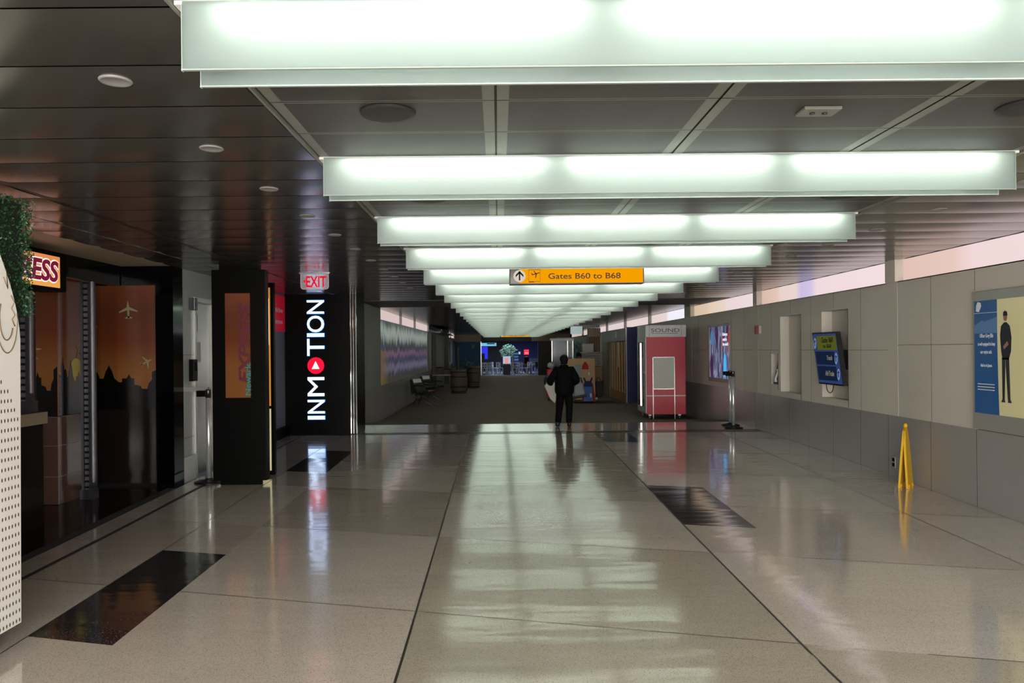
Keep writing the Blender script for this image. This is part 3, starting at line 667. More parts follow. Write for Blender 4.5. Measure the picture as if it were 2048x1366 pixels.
def guide(x, y, z0, z1, label):
    r = thing('gate_guide', label, 'gate track', (x, y, z0))
    m = MB(); m.box(x-.12, x-.09, y-.02, y+.10, z0, z1); m.box(x-.03, x, y-.02, y+.10, z0, z1); m.box(x-.12, x, y+.09, y+.11, z0, z1); m.build('channel', mat('track_metal', '#5a5a60', .3, .8), r)
    m = MB()
    n = int((z1-z0)/.07)
    for i in range(n): m.box(x-.085, x-.035, y-.01, y+.02, z0+.02+i*.07, z0+.065+i*.07)
    m.build('curtain_link', mat('link_metal', '#8b8b90', .3, .8), r)
    m = MB().box(x-.14, x+.01, y-.03, y+.12, z0, z0+.12); m.build('foot', mat('track_metal', '#5a5a60', .3, .8), r)
    MB().box(x-.005, x+.01, y+.02, y+.05, z0+.2, z1).build('edge_strip', mat('edge_silver', '#9b9ba2', .25, .8), r)
guide(-4.88, 9.0, fz(9.0)+.001, 2.52, 'silver vertical gate track from floor to header in the dark shop')
guide(-4.80, 7.68, 1.052, 2.30, 'silver gate track rising from the counter beside the green hedge')
r = thing('shop_counter', 'dark shop counter with tan ledge seen beside the white perforated stand', 'counter', (-5.0, 6.6, -.15))
MB().box(-5.3, -4.75, 5.6, 7.82, fz(6.6)-.02, .93).build('body', DARKG, r); MB().box(-5.35, -4.72, 5.55, 7.85, .93, 1.05).build('ledge', mat('tan_ledge', '#8f7f6a', .4), r)
r = thing('pink_case', 'low pink lit case inside the dark shop', 'display case', (-5.6, 8.2, -.1))
MB().box(-5.9, -5.5, 8.0, 8.3, fz(8.1), .14).build('case', mat('pink_case', '#9a6a72', .4, emit='#a06a74', es=.2), r); MB().box(-5.92, -5.48, 7.98, 8.32, .14, .17).build('lid', mat('pink_lid', '#b58a90', .3), r)
# lit box sign
r = thing('shop_sign', 'glowing orange EXPRESS box sign partly hidden by the hedge', 'sign', (-4.7, 7.2, 2.34))
MB().box(-4.87, -4.61, 6.5, 8.02, 2.31, 2.70).build('box', BLACKM, r)
SG = bpy.data.materials.new('lit_orange_sign'); SG.use_nodes = True
def sgm():
    nt = SG.node_tree; n = nt.nodes; l = nt.links; n.remove(n['Principled BSDF'])
    g = n.new('ShaderNodeNewGeometry'); sx = n.new('ShaderNodeSeparateXYZ'); l.new(g.outputs['Position'], sx.inputs[0])
    mr = n.new('ShaderNodeMapRange'); mr.inputs[1].default_value = 2.34; mr.inputs[2].default_value = 2.67; l.new(sx.outputs[2], mr.inputs[0])
    rp = n.new('ShaderNodeValToRGB'); rp.color_ramp.elements[0].color = lin('#e9a552'); rp.color_ramp.elements[1].color = lin('#e08a50'); l.new(mr.outputs[0], rp.inputs[0])
    e = n.new('ShaderNodeEmission'); e.inputs[1].default_value = .72; l.new(rp.outputs[0], e.inputs[0]); l.new(e.outputs[0], n['Material Output'].inputs[0])
sgm()
f = MB().box(-4.61, -4.60, 6.55, 7.89, 2.345, 2.668).build('lit_face', SG, r)
m = MB(); text(m, 'EXPRESS', 1.2, .245, LW(-4.598, 6.66, 2.385), bold=.065, shear=.12); m.build('white_outline', emis('outline_white', '#f3e4e4', .9), f)
m = MB(); text(m, 'EXPRESS', 1.17, .22, LW(-4.592, 6.675, 2.397), bold=.03, shear=.12); m.build('maroon_lettering', mat('maroon2', '#7c1430', .5, emit='#8a1838', es=.35), f)

# ------------------------------------------------------------------ white perforated stand with hedge
XP = -3.05
r = thing('perforated_stand', 'white perforated stand with engraved round emblem at the left edge', 'stand', (XP-.4, 4.0, fz(4.0)))
PW = mat('stand_white', '#e6e2dc', .12, spec=.5)
m = MB()
prof = [(2.6, -.06), (4.775, -.055), (4.79, 1.75)]
for i in range(12):
    t = i/11; yy = 4.79-.02*t-.22*t**1.6; zz = 1.75+.17*t+.43*t**.9; prof.append((yy, zz))
prof += [(4.2, 2.62), (3.4, 2.70), (2.6, 2.70)]
m.prism([(p[0], p[1]) for p in prof], LW(XP-.02, 0, 0), .02)
pan = m.build('side_panel', PW, r, bevel=.002)
h = MB(); n_rows = 0
for i in range(30):
    z = -.03+.0605*i
    for j in range(60):
        y_ = 4.755-.031*j
        if z > 1.28 and (4.755-y_) < (z-1.28)*.62: continue
        if y_ < 3.2: break
        h.prism(disc(.0055, 8, y_, z, 1, 2.4), LW(XP+.0003, 0, 0), .0006)
h.build('perforations', mat('hole_dark', '#3a2a22', .8), pan)
g = MB()
def arc(cy, cz, ry, rz, a0, a1, w_):
    pts = [(XP+.001, cy+ry*math.cos(a), cz+rz*math.sin(a)) for a in [a0+(a1-a0)*i/24 for i in range(25)]]
    g.tube(pts, w_, 6)
arc(4.66, 1.88, .10, .22, PI*.75, PI*2.05, .0035); arc(4.655, 1.88, .065, .14, PI*.8, PI*1.85, .004)
g.tube([(XP+.001, 4.70+p, 1.97+q) for p, q in ((0, .05), (.03, .01), (.0, -.03), (.035, -.07), (.005, -.10), (.035, -.14))], .004, 6)
g.tube([(XP+.001, 4.66, 2.16), (XP+.001, 4.67, 2.06), (XP+.001, 4.63, 2.13)], .003, 6)
g.build('engraved_emblem', mat('gold_engraving', '#7f6a4d', .4, .4), pan)
MB().box(XP-.75, XP-.06, 2.6, 4.62, fz(4.0)-.02, -.05).build('base', BLACKM, r)
MB().box(XP-.8, XP-.03, 2.6, 4.78, -.06, 1.85).build('body', mat('stand_side', '#3a3338', .4), r)
r = thing('hedge_panel', 'dark green boxwood hedge block above the white perforated stand', 'hedge', (XP-.4, 4.2, 1.9))
core = MB().box(XP-.7, XP-.06, 2.7, 4.91, 1.9, 2.63).build('frame', mat('hedge_core', '#0a140a', .9), r)
lf = MB(); rnd = random.Random(3)
def leaf(p, nrm, s_):
    t = Vector((rnd.gauss(0, 1), rnd.gauss(0, 1), rnd.gauss(0, 1))); nn = (Vector(nrm)+t*.45).normalized(); a = nn.orthogonal().normalized()
    a = Matrix.Rotation(rnd.random()*6.3, 3, nn) @ a; b = nn.cross(a); p = Vector(p)
    lf.add([p-a*s_, p-b*s_*.5, p+a*s_, p+b*s_*.5], [(0, 1, 2, 3)], rnd.choice([0, 0, 1, 2]))
for i in range(9000):
    leaf((XP-.05+rnd.uniform(-.03, .035), rnd.uniform(3.2, 4.95), rnd.uniform(1.9, 2.66)), (1, 0, 0), rnd.uniform(.008, .013))
for i in range(6000):
    leaf((rnd.uniform(XP-.7, XP), 4.90+rnd.uniform(-.04, .05), rnd.uniform(1.9, 2.66)), (0, 1, 0), rnd.uniform(.008, .013))
for i in range(1500):
    leaf((rnd.uniform(XP-.7, XP), rnd.uniform(3.2, 4.93), 2.65+rnd.uniform(-.03, .03)), (0, 0, 1), rnd.uniform(.008, .013))
    leaf((rnd.uniform(XP-.7, XP), rnd.uniform(3.2, 4.93), 1.89+rnd.uniform(-.03, .03)), (0, 0, -1), rnd.uniform(.008, .013))
o = lf.build('foliage', [mat('leaf_green', '#1f4426', .45), mat('leaf_green_b', '#2b522c', .45), mat('leaf_green_c', '#14301c', .5)], r)
o['kind'] = 'stuff'

# ------------------------------------------------------------------ right wall furnishings
def icon_plane(mb, M, sc):
    R = M @ Matrix.Scale(sc, 4)
    mb.prism([(-.09, -.9), (.09, -.9), (.12, .5), (0, 1), (-.12, .5)], R, .01)
    mb.prism([(-1, -.25), (-.95, -.12), (-.1, .35), (-.1, 0)], R, .01); mb.prism([(1, -.25), (.1, 0), (.1, .35), (.95, -.12)], R, .01)
r = thing('poster_case', 'large framed poster of standing uniformed officers on cream, right edge', 'poster', (XR, 7.4, .75))
ya, yb_ = 5.9, 8.235
f = MB(); f.box(XR-.03, XR+.05, ya, yb_, .745, 2.235, 0); f.build('frame', mat('poster_frame', '#a4a49c', .35, .3), r, bevel=.004)
M = RW(XR-.031, 8.20, .92)
BW = .385; PWD = 2.2; PH = 1.21
face = MB().prism([(0, 0), (PWD, 0), (PWD, PH), (0, PH)], M, .002).build('poster', mat('poster_cream', '#cfc89a', .3, emit='#cfc890', es=.10), r)
bl = mat('poster_blue', '#2b5c94', .35, var=.12, vscale=2); wt = mat('poster_white', '#dfe4e8', .4); lb = mat('poster_light_blue', '#5b86b5', .35)
m = MB(); M1 = M @ Matrix.Translation((0, 0, .003)); m.prism([(0, 0), (BW+.012, 0), (BW, .3), (BW-.01, .7), (BW-.012, PH), (0, PH)], M1, .001)
bp_ = m.build('blue_panel', bl, face)
m = MB(); M3 = M @ Matrix.Translation((0, 0, .0045)); m.prism([(0, PH-.135), (BW-.01, PH-.135), (BW-.01, PH-.13), (0, PH-.13)], M3, .001)
m.prism([(.03, PH-.11), (.08, PH-.12), (.12, PH-.06), (.11, PH-.02), (.06, PH-.01), (.035, PH-.05)], M3, .001)
m.build('emblem', wt, face)
m = MB(); m.prism([(0, .95), (.06, .97), (.12, 1.0), (.17, .985), (.24, 1.0), (.3, 1.01), (BW-.01, 1.03), (BW-.01, .86), (0, .86)], M3, .0006); m.build('skyline', lb, face)
for body, w_, h_, x_, z_ in (('Officer Greg Ellis', .22, .055, .09, .80), ('is well equipped to keep', .28, .05, .06, .715), ('our region safe.', .19, .05, .10, .63), ('And so is Jason.', .19, .045, .10, .49)):
    m = MB(); text(m, body, w_, h_, M3 @ Matrix.Translation((x_, z_, 0)), bold=.015, depth=.0008); m.build('lettering', wt, face)
m = MB()
for k in range(3):
    for j in range(14): m.prism([(.05+j*.02, .31-k*.03), (.066+j*.02, .31-k*.03), (.066+j*.02, .32-k*.03), (.05+j*.02, .32-k*.03)], M3, .0008)
m.build('small_print', wt, face)
def printed_figure(cx, sc, top, legs, skin_, parent, nm):
    M4 = M @ Matrix.Translation((cx, .14, .003))
    h = sc
    t = MB(); t.prism([(-.07*h, .55*h), (-.085*h, .72*h), (-.07*h, .82*h), (-.02*h, .86*h), (.02*h, .86*h), (.07*h, .82*h), (.095*h, .70*h), (.085*h, .55*h), (.05*h, .46*h), (-.05*h, .46*h)], M4, .0008)
    o = t.build(nm, top, parent)
    l_ = MB(); l_.prism([(-.055*h, .02*h), (-.02*h, .02*h), (-.005*h, .40*h), (-.005*h, .48*h), (-.06*h, .48*h)], M4, .0008); l_.prism([(.03*h, .02*h), (.07*h, .02*h), (.055*h, .48*h), (0, .48*h), (.0, .40*h)], M4, .0008)
    l_.prism([(-.075*h, 0), (-.01*h, 0), (-.02*h, .03*h), (-.06*h, .03*h)], M4, .001); l_.prism([(.03*h, 0), (.09*h, 0), (.075*h, .03*h), (.035*h, .03*h)], M4, .001)
    l_.build('printed_legs', legs, o)
    s_ = MB(); s_.prism(disc(.038*h, 16, 0, .915*h, .8, 1.15), M4, .0008); s_.prism([(-.04*h, .60*h), (.03*h, .66*h), (.05*h, .62*h), (-.02*h, .57*h)], M4 @ Matrix.Translation((0, 0, .001)), .0008); s_.build('printed_skin', skin_, o)
    c = MB(); c.prism([(-.035*h, .93*h), (-.03*h, .97*h), (0, .985*h), (.03*h, .97*h), (.038*h, .93*h)], M4 @ Matrix.Translation((0, 0, .001)), .0008); c.build('printed_cap', top, o)
U1 = mat('print_navy', '#23262f', .4); U2 = mat('print_dark', '#34343c', .4); SK = mat('print_skin', '#9b7058', .4)
printed_figure(.50, .96, U1, U2, SK, face, 'printed_officer')
printed_figure(.86, .90, mat('print_teal', '#5c7c80', .4), U2, SK, face, 'printed_officer')
printed_figure(1.25, .95, U1, U2, SK, face, 'printed_officer'); printed_figure(1.65, .92, U1, U2, SK, face, 'printed_officer')

# backlit purple advert
r = thing('advert_display', 'tall backlit purple advertising screen in the wall left of the niches', 'advert', (XR, 17.8, .85))
f = MB(); f.box(XR-.02, XR+.04, 16.9, 18.65, .84, .93, 0); f.box(XR-.02, XR+.04, 16.9, 18.65, 2.16, 2.22, 0); f.box(XR-.02, XR+.04, 16.9, 16.93, .93, 2.16, 0); f.box(XR-.02, XR+.04, 18.6, 18.65, .93, 2.16, 0)
f.build('frame', mat('advert_frame', '#8e8b80', .35, .4), r)
def advm():
    m = bpy.data.materials.new('advert_screen'); m.use_nodes = True; nt = m.node_tree; n = nt.nodes; l = nt.links; n.remove(n['Principled BSDF'])
    g = n.new('ShaderNodeNewGeometry'); mp = n.new('ShaderNodeMapping'); mp.inputs['Scale'].default_value = (1, 2.6, .7); l.new(g.outputs['Position'], mp.inputs[0])
    w_ = n.new('ShaderNodeTexNoise'); w_.inputs['Scale'].default_value = 1.7; w_.inputs['Detail'].default_value = 3; l.new(mp.outputs[0], w_.inputs[0])
    rp = n.new('ShaderNodeValToRGB'); e = rp.color_ramp.elements; e[0].color = lin('#5a6f9a'); e[0].position = .32; e[1].color = lin('#4a2858'); e[1].position = .68
    for p, c in ((.42, '#6d6a86'), (.48, '#a0a6c8'), (.52, '#5c5570'), (.60, '#4d4468')): x = e.new(p); x.color = lin(c)
    l.new(w_.outputs[0], rp.inputs[0]); em = n.new('ShaderNodeEmission'); em.inputs[1].default_value = .48; l.new(rp.outputs[0], em.inputs[0]); l.new(em.outputs[0], n['Material Output'].inputs[0]); return m
sc_ = MB().box(XR+.01, XR+.03, 16.93, 18.6, .93, 2.16).build('screen', advm(), r)
M = RW(XR+.008, 18.55, .95)
for body, w_, h_, z_ in (('Enhance', .36, .075, .98), ('entire', .32, .075, .86), ('the world', .42, .075, .75)):
    m = MB(); text(m, body, w_, h_, M @ Matrix.Translation((1.02, z_, 0)), bold=.02); m.build('lettering', emis('advert_white', '#f0f0ff', .65), sc_)
m = MB(); m.prism([(1.38, .55), (1.42, .6), (1.55, .95), (1.5, 1.18), (1.43, 1.0)], M, .002); m.build('orange_shape', emis('advert_orange', '#c04a30', .5), sc_); m = MB(); m.prism([(.92, .6), (.96, .62), (1.0, 1.0), (.94, .95)], M, .002); m.build('orange_shape', emis('advert_orange', '#c04a30', .7), sc_)
m = MB(); m.prism(disc(.16, 20, 1.18, .30, .7, 1.7), M, .002); m.prism([(1.1, .02), (1.22, .02), (1.2, .12), (1.12, .12)], M, .002); m.build('blue_figure', emis('advert_blue', '#4aa8e0', .8), sc_)
m = MB(); m.prism(disc(.12, 20, .16, .95, 1.1, 1.5), M, .002); m.build('pale_blue_shape', emis('advert_pale', '#5a8cc0', .5), sc_)

# fire alarm, outlet
r = thing('fire_alarm', 'small red fire alarm strobe high on the right wall left of the niches', 'fire alarm', (XR, 15.0, 1.92))
MB().box(XR-.05, XR, 14.93, 15.05, 1.93, 2.08).build('back_box', GREYP, r, bevel=.004); MB().box(XR-.10, XR-.05, 14.94, 15.04, 1.92, 2.09).build('strobe', mat('alarm_red', '#7a1a1c', .4), r, bevel=.006)
r = thing('power_outlet', 'chrome wall outlet low on the grey wainscot beside the yellow wet floor sign', 'outlet', (XR-.014, 9.94, .04))
MB().box(XR-.022, XR-.014, 9.89, 9.98, .04, .19).build('plate', STEEL, r, bevel=.002)
MB().box(XR-.026, XR-.022, 9.91, 9.96, .125, .17).build('socket', BLACKM, r); MB().box(XR-.026, XR-.022, 9.91, 9.96, .06, .105).build('socket', BLACKM, r)

# courtesy phone in the small niche
r = thing('wall_phone', 'white wall phone handset on a tilted panel in the small wall niche', 'phone', (XR+.1, 14.2, .96))
m = MB(); m.add([(XR+.12, 14.08, .96), (XR+.0, 14.08, .96), (XR+.11, 14.08, 1.5), (XR+.12, 14.30, .96), (XR+.0, 14.30, .96), (XR+.11, 14.30, 1.5)], [(0, 1, 2), (5, 4, 3), (1, 4, 5, 2), (0, 3, 4, 1), (0, 2, 5, 3)]); m.build('tilted_panel', DSTEEL, r)
MB().tube([(XR-.01, 14.14, 1.0), (XR-.02, 14.14, 1.06), (XR+.03, 14.14, 1.18), (XR+.03, 14.14, 1.24)], [.03, .02, .02, .03], 10).build('handset', WHITE, r)

# wayfinding display, tilted out of its niche
r = thing('wayfinding_display', 'tilted wayfinding screen with green and navy panels hanging in the tall niche', 'screen', (XR-.02, 11.75, 1.06))
SX = XR-.09; Y0, Y1, Z0_, Z1_ = 11.24, 12.14, 1.06, 1.90
top, bot = MB(), None
def disp(mb, u0, u1, v0, v1, d0, d1, mi=0):     # u 0..1 from left(+Y) to right(-Y), v 0..1 bottom to top; sheared like the sagging screen
    def P(u, v, d): return (SX-.05*v-d, Y1+.05 - u*.86 - (1-v)*.13, Z0_+v*.82+u*.0)
    vs = [P(u0, v0, d0), P(u1, v0, d0), P(u1, v1, d0), P(u0, v1, d0), P(u0, v0, d1), P(u1, v0, d1), P(u1, v1, d1), P(u0, v1, d1)]
    mb.add(vs, [(0, 3, 2, 1), (4, 5, 6, 7), (0, 1, 5, 4), (1, 2, 6, 5), (2, 3, 7, 6), (3, 0, 4, 7)], mi)
m = MB(); disp(m, 0, 1, 0, 1, -.07, 0); m.build('bezel', mat('display_black', '#111114', .3), r)
m = MB(); disp(m, .02, .98, .03, .97, 0, .002); scn = m.build('screen', emis('display_blue', '#4a63a0', .25), r)
m = MB(); disp(m, .15, .95, .41+.01, .93, .002, .004) if False else disp(m, .17, .96, .66, .93, .002, .004); m.build('green_field', emis('display_green', '#727a2c', .32), scn)
for v0, v1 in ((.38, .63), (.08, .35)):
    m = MB(); disp(m, .05, .82, v0, v1, .002, .004); m.build('navy_field', emis('display_navy', '#222f50', .32), scn)
def dtext(body, u, v, w_, h_, mt):
    M = RW(SX-.05*(v+.05)-.006, Y1+.05-u*.86-(1-v)*.13, Z0_+v*.82) ; m = MB(); text(m, body, w_, h_, M, bold=.01, depth=.003); m.build('lettering', mt, scn)
dk = mat('display_text_dark', '#15180c', .5); lt = emis('display_text_pale', '#a8a890', .3)
dtext('Gates B60', .38, .80, .40, .085, dk); dtext('to B68', .42, .70, .28, .06, dk); dtext('Track', .5, .47, .20, .07, lt); dtext('AirTrain', .36, .17, .30, .08, lt)
for u, v in ((.09, .79), (.88, .50), (.89, .21)):
    M = RW(SX-.05*v-.006, Y1+.05-u*.86-(1-v)*.13, Z0_+v*.82); m = MB(); m.prism(disc(.055, 24, 0, 0, .85, 1.6), M, .002); dsc = m.build('arrow_disc', emis('display_disc', '#8fa6dc', .4), scn)
    m = MB(); m.prism([(-.012, -.045), (.012, -.045), (.012, .02), (.035, .02), (0, .06), (-.035, .02), (-.012, .02)], M @ Matrix.Translation((0, 0, .003)), .001); m.build('arrow', mat('arrow_navy', '#101c40', .5), scn)
MB().tube([(SX+.03, 11.78+.13*math.cos(a)-.05, 1.06+.0-.13*math.sin(a)) for a in [PI*i/12 for i in range(13)]], .006, 6).build('cable', BLACKM, r)
MB().box(SX+.04, XR+.17, 11.5, 11.8, 1.3, 1.6).build('wall_bracket', DSTEEL, r)

# wet floor sign
YW = mat('safety_yellow', '#d6a712', .35)
wx, wy = 5.03, 9.28; wz = fz(9.2)+.002
r = thing('wet_floor_sign', 'folded yellow wet floor sign standing against the right wall', 'wet floor sign', (wx, wy, wz))
WD = Vector((.64, .77, 0)); TD = Vector((.77, -.64, 0))
def leaf_board(dx, nm):
    m = MB(); pts = [(-.15, 0), (-.13, .05), (-.06, .05), (-.05, .0), (.05, 0), (.06, .05), (.13, .05), (.15, 0), (.125, .5), (.075, .80), (.0, .86), (-.075, .80), (-.125, .5)]
    vs = []; n = len(pts)
    for s_ in (-.012, .012):
        for p, q in pts: vs.append(Vector((wx, wy, wz+q*.87))+WD*p+TD*(dx*(1-q/.86)+s_))
    m.add(vs, [tuple(range(n))[::-1], tuple(range(n, 2*n))] + [(i, (i+1) % n, n+(i+1) % n, n+i) for i in range(n)]); return m.build(nm, YW, r)
leaf_board(-.045, 'front_leaf'); leaf_board(.045, 'rear_leaf')
MB().lathe([(0, 0), (.022, 0), (.024, .03), (.015, .05), (0, .052)], (wx+.003, wy, wz+.735), 12).build('hinge_cap', YW, r)
m = MB(); b0 = Vector((wx, wy, wz)); m.add([b0+WD*p+TD*(-.045*(1-q/.86)-.0135)+Vector((0, 0, q*.87)) for p, q in ((-.06, .3), (.06, .3), (.05, .55), (-.05, .55))], [(0, 1, 2, 3)]); m.build('warning_print', mat('sign_black_print', '#22201a', .5), r)

# ------------------------------------------------------------------ red SOUND vending kiosk
kx0, kx1, ky0, ky1 = 3.86, 4.885, 19.55, 20.65; kz = fz(20)+.001
r = thing('vending_kiosk', 'red and grey vending kiosk with SOUND lettering on its top band', 'vending kiosk', (4.37, 20.1, kz))
KG = mat('kiosk_grey', '#a6a8a8', .35, .2); KR = mat('kiosk_red', '#b02338', .35, var=.05); KD = mat('kiosk_dark', '#1b1b1e', .3)
MB().box(kx0, kx1, ky0, ky1, kz+.13, 2.0).build('body', KR, r, bevel=.006)
hd = MB().box(kx0-.02, kx1+.02, ky0-.02, ky1, 1.945, 2.262).build('header', KG, r, bevel=.008)
m = MB(); text(m, 'SOUND', .74, .095, FR(kx0+.13, ky0-.021, 2.075), bold=.0); m.build('lettering', mat('sound_letter', '#4c2a33', .5), hd)
m = MB()
for i in range(24): m.box(kx0+.14+i*.029, kx0+.14+i*.029+.018, ky0-.024, ky0-.021, 2.035, 2.05)
m.build('small_print', mat('sound_letter', '#4c2a33', .5), hd)
for x in (kx0+.08, kx1-.11): MB().box(x, x+.006, ky0-.023, ky0-.019, 1.95, 2.26).build('seam', DSTEEL, hd)
MB().box(kx0-.025, kx0+.0, ky0-.02, ky1, kz+.16, 1.945).build('side_frame', KG, r, bevel=.004)
gl = MB().box(kx0-.032, kx0-.024, ky0+.22, ky1-.1, kz+.32, 1.82).build('side_glass', mat('kiosk_glass', '#22222a', .08), r)
MB().box(kx0-.05, kx0-.03, ky0+.50, ky0+.60, kz+.32, 1.80).build('light_strip', emis('kiosk_light', '#fff3ea', 1.1), r)
MB().box(kx0-.06, kx0-.02, ky0+.12, ky0+.24, 1.0, 1.13).build('card_reader', KD, r)
bb = MB().box(kx0+.17, kx0+.72, ky0-.035, ky0-.02, .60, 1.41).build('blank_board', mat('board_grey', '#b9bcb2', .5), r)
m = MB()
for (a, b, c, d) in ((kx0+.155, kx0+.175, .585, 1.43), (kx0+.715, kx0+.735, .585, 1.43)): m.box(a, b, ky0-.045, ky0-.02, c, d)
m.box(kx0+.155, kx0+.735, ky0-.045, ky0-.02, 1.41, 1.43); m.box(kx0+.155, kx0+.735, ky0-.045, ky0-.02, .585, .605); m.build('board_frame', STEEL, r)
MB().box(kx0, kx1, ky0-.012, ky0, .405, .43).build('trim_line', mat('trim_white', '#c9c9c4', .4), r)
for x in (kx0+.155, kx0+.715): MB().box(x, x+.02, ky0-.045, ky0-.025, kz, .585).build('stand_leg', STEEL, r)
for x, y_ in ((kx0+.1, ky0+.1), (kx1-.15, ky0+.1), (kx0+.1, ky1-.1), (kx1-.15, ky1-.1)):
    c = MB().tube([(x-.02, y_, kz+.045), (x+.02, y_, kz+.045)], .045, 16); c.box(x-.035, x+.035, y_-.04, y_+.04, kz+.09, kz+.13); c.build('caster', STEEL, r)
# dark pier beside the kiosk
struct(MB().box(4.90, XR-.03, 20.97, 21.2, -.2, 2.25).build('trim_right', BLACKM))

# ------------------------------------------------------------------ shops on the far right
zf_ = -.199
r = thing('blue_partition', 'tall deep blue partition panel behind the red kiosk', 'partition', (4.57, 25.7, zf_))
MB().box(4.40, 4.76, 25.6, 25.75, zf_, 2.39).build('panel', mat('deep_blue', '#101a5c', .5), r)
MB().box(4.37, 4.40, 25.6, 25.75, zf_, 2.36).build('edge', STEEL, r)
r = thing('slat_gate_shop', 'grey shop unit with closed wooden slat gates beside the blue partition', 'shop unit', (4.4, 28, zf_))
X0 = 4.34
MB().box(X0, X0+.5, 25.8, 31.2, 1.93, 2.36).build('header', mat('unit_grey', '#85888a', .5), r)
MB().box(X0, X0+.5, 29.2, 31.2, zf_, 1.93).build('pier', mat('unit_tan', '#7d7566', .6), r)
MB().box(X0+.25, X0+.3, 25.8, 29.2, zf_, 1.93).build('backdrop', mat('unit_dark', '#1f1812', .7, var=.4), r)
for i in range(6):
    y_ = 25.95+i*.55; g_ = MB().box(X0+.02, X0+.07, y_, y_+.12, zf_+.3, 1.9); g_.build('gate_slat', WOOD, r)
MB().box(X0+.02, X0+.08, 25.8, 29.2, zf_, zf_+.32).build('gate_base', WOOD2, r)
MB().box(X0-.01, X0, 27.4, 27.7, 2.06, 2.28).build('pictogram_plate', mat('plate_white', '#c9c9c9', .5), r)
MB().box(X0+.01, X0+.03, 27.1, 27.25, 1.0, 1.9).build('hanging_cloth', WHITE, r)
r = thing('slatwall_counter', 'pale slatwall counter with amber wooden base behind the merchandise cart', 'counter', (3.85, 31.4, zf_))
MB().box(3.55, 4.3, 31.0, 31.6, zf_, .92).build('base', WOOD2, r)
m = MB()
for i in range(5): m.box(3.4, 4.32, 31.0, 31.1, .94+i*.11, 1.035+i*.11)
m.build('slatwall', mat('slat_grey', '#7f8078', .5), r)
MB().box(3.4, 4.32, 31.0, 31.5, 1.49, 1.53).build('top', DSTEEL, r)
MB().box(3.75, 4.05, 30.97, 31.0, .98, 1.14).build('framed_card', mat('card_grey', '#8d8f8a', .4), r)
r = thing('patterned_box', 'white patterned box sitting on top of the slatwall counter', 'box', (3.65, 31.2, 1.53))
MB().box(3.5, 3.95, 31.05, 31.4, 1.531, 1.86).build('carton', mat('floral_white', '#b8b4b0', .6, var=.35, vscale=14), r, bevel=.01); MB().box(3.49, 3.96, 31.04, 31.41, 1.83, 1.88).build('lid', mat('floral_lid', '#a9a5a2', .6), r)
r = thing('open_slat_screen', 'wooden slatted screen with brown panels seen above the counter', 'screen', (4.1, 33, 1.54))
for i in range(7): MB().box(3.95+i*.085, 3.975+i*.085, 32.9, 32.95, zf_, 2.56).build('slat', WOOD, r)
MB().box(3.93, 4.5, 32.9, 32.97, 2.2, 2.58).build('top_panel', mat('slat_cream', '#a39a7c', .5), r); MB().box(3.93, 4.5, 33.02, 33.06, zf_, 2.2).build('back_panel', mat('brown_panel', '#4b3826', .6), r)
r = thing('projecting_sign', 'small pale lit projecting sign above the far right shops', 'sign', (3.35, 33, 2.0))
MB().box(3.2, 3.72, 33.0, 33.06, 2.32, 2.66).build('face', mat('proj_face', '#b9c8c8', .5, emit='#a8b8b8', es=.45), r); MB().box(3.2, 4.5, 33.1, 33.16, 2.6, 2.72).build('arm', DSTEEL, r)
r = thing('potted_plant', 'slim green plant with white flowers beside the seller', 'plant', (3.35, 32.2, zf_))
MB().lathe([(0, 0), (.13, 0), (.17, .35), (0, .35)], (3.4, 32.2, zf_), 16).build('pot', WHITE, r)
MB().tube([(3.4, 32.2, zf_+.34), (3.42, 32.2, 1.2)], .02, 6).build('stem', WOOD2, r)
m = MB(); rnd = random.Random(5)
for i in range(260):
    a = rnd.random()*6.28; rr = rnd.uniform(.02, .2); p = Vector((3.4+rr*math.cos(a), 32.2+rr*math.sin(a), rnd.uniform(.9, 1.95))); d_ = Vector((rnd.gauss(0, 1), rnd.gauss(0, 1), rnd.gauss(0, 1))).normalized(); b_ = d_.orthogonal().normalized()*.022
    m.add([p-d_*.05, p-b_, p+d_*.05, p+b_], [(0, 1, 2, 3)], 0)
m.build('foliage', mat('teal_leaf', '#3f6e66', .5), r)['kind'] = 'stuff'
r = thing('garment_wall', 'grey display wall with two hanging navy garments near the seller', 'display wall', (3.7, 37.5, zf_))
MB().box(2.9, 4.6, 37.5, 37.6, zf_, 2.25).build('panel', mat('disp_grey', '#8b908c', .5), r)
for x in (3.05, 3.35): MB().box(x, x+.14, 37.42, 37.49, 1.0, 2.1).build('garment', mat('navy_cloth', '#2a3560', .8), r)
MB().tube([(2.95, 37.45, 2.13), (3.75, 37.45, 2.13)], .015, 6).build('rail', DSTEEL, r)
def glassmat():
    m = bpy.data.materials.new('showcase_glass'); m.use_nodes = True; b = m.node_tree.nodes['Principled BSDF']
    b.inputs['Base Color'].default_value = (.6, .66, .75, 1); b.inputs['Roughness'].default_value = .08; b.inputs['Alpha'].default_value = .3; return m
r = thing('glass_showcase', 'tall glass display showcase with grey backing left of the seller', 'showcase', (2.6, 30.4, zf_))
MB().box(2.15, 3.02, 30.1, 30.7, zf_, .3).build('base', DSTEEL, r); MB().box(2.13, 3.04, 30.05, 30.75, 2.0, 2.09).build('top', mat('case_top', '#b0b2b4', .4), r)
MB().box(2.24, 2.72, 30.55, 30.58, .3, 2.0).build('backing', mat('case_back', '#75737c', .7, var=.2), r)
for x in (2.15, 2.78, 2.99): MB().box(x, x+.03, 30.1, 30.13, .3, 2.0).build('post', STEEL, r)
MB().box(2.16, 3.01, 30.11, 30.12, .3, 2.0).build('glass', glassmat(), r)
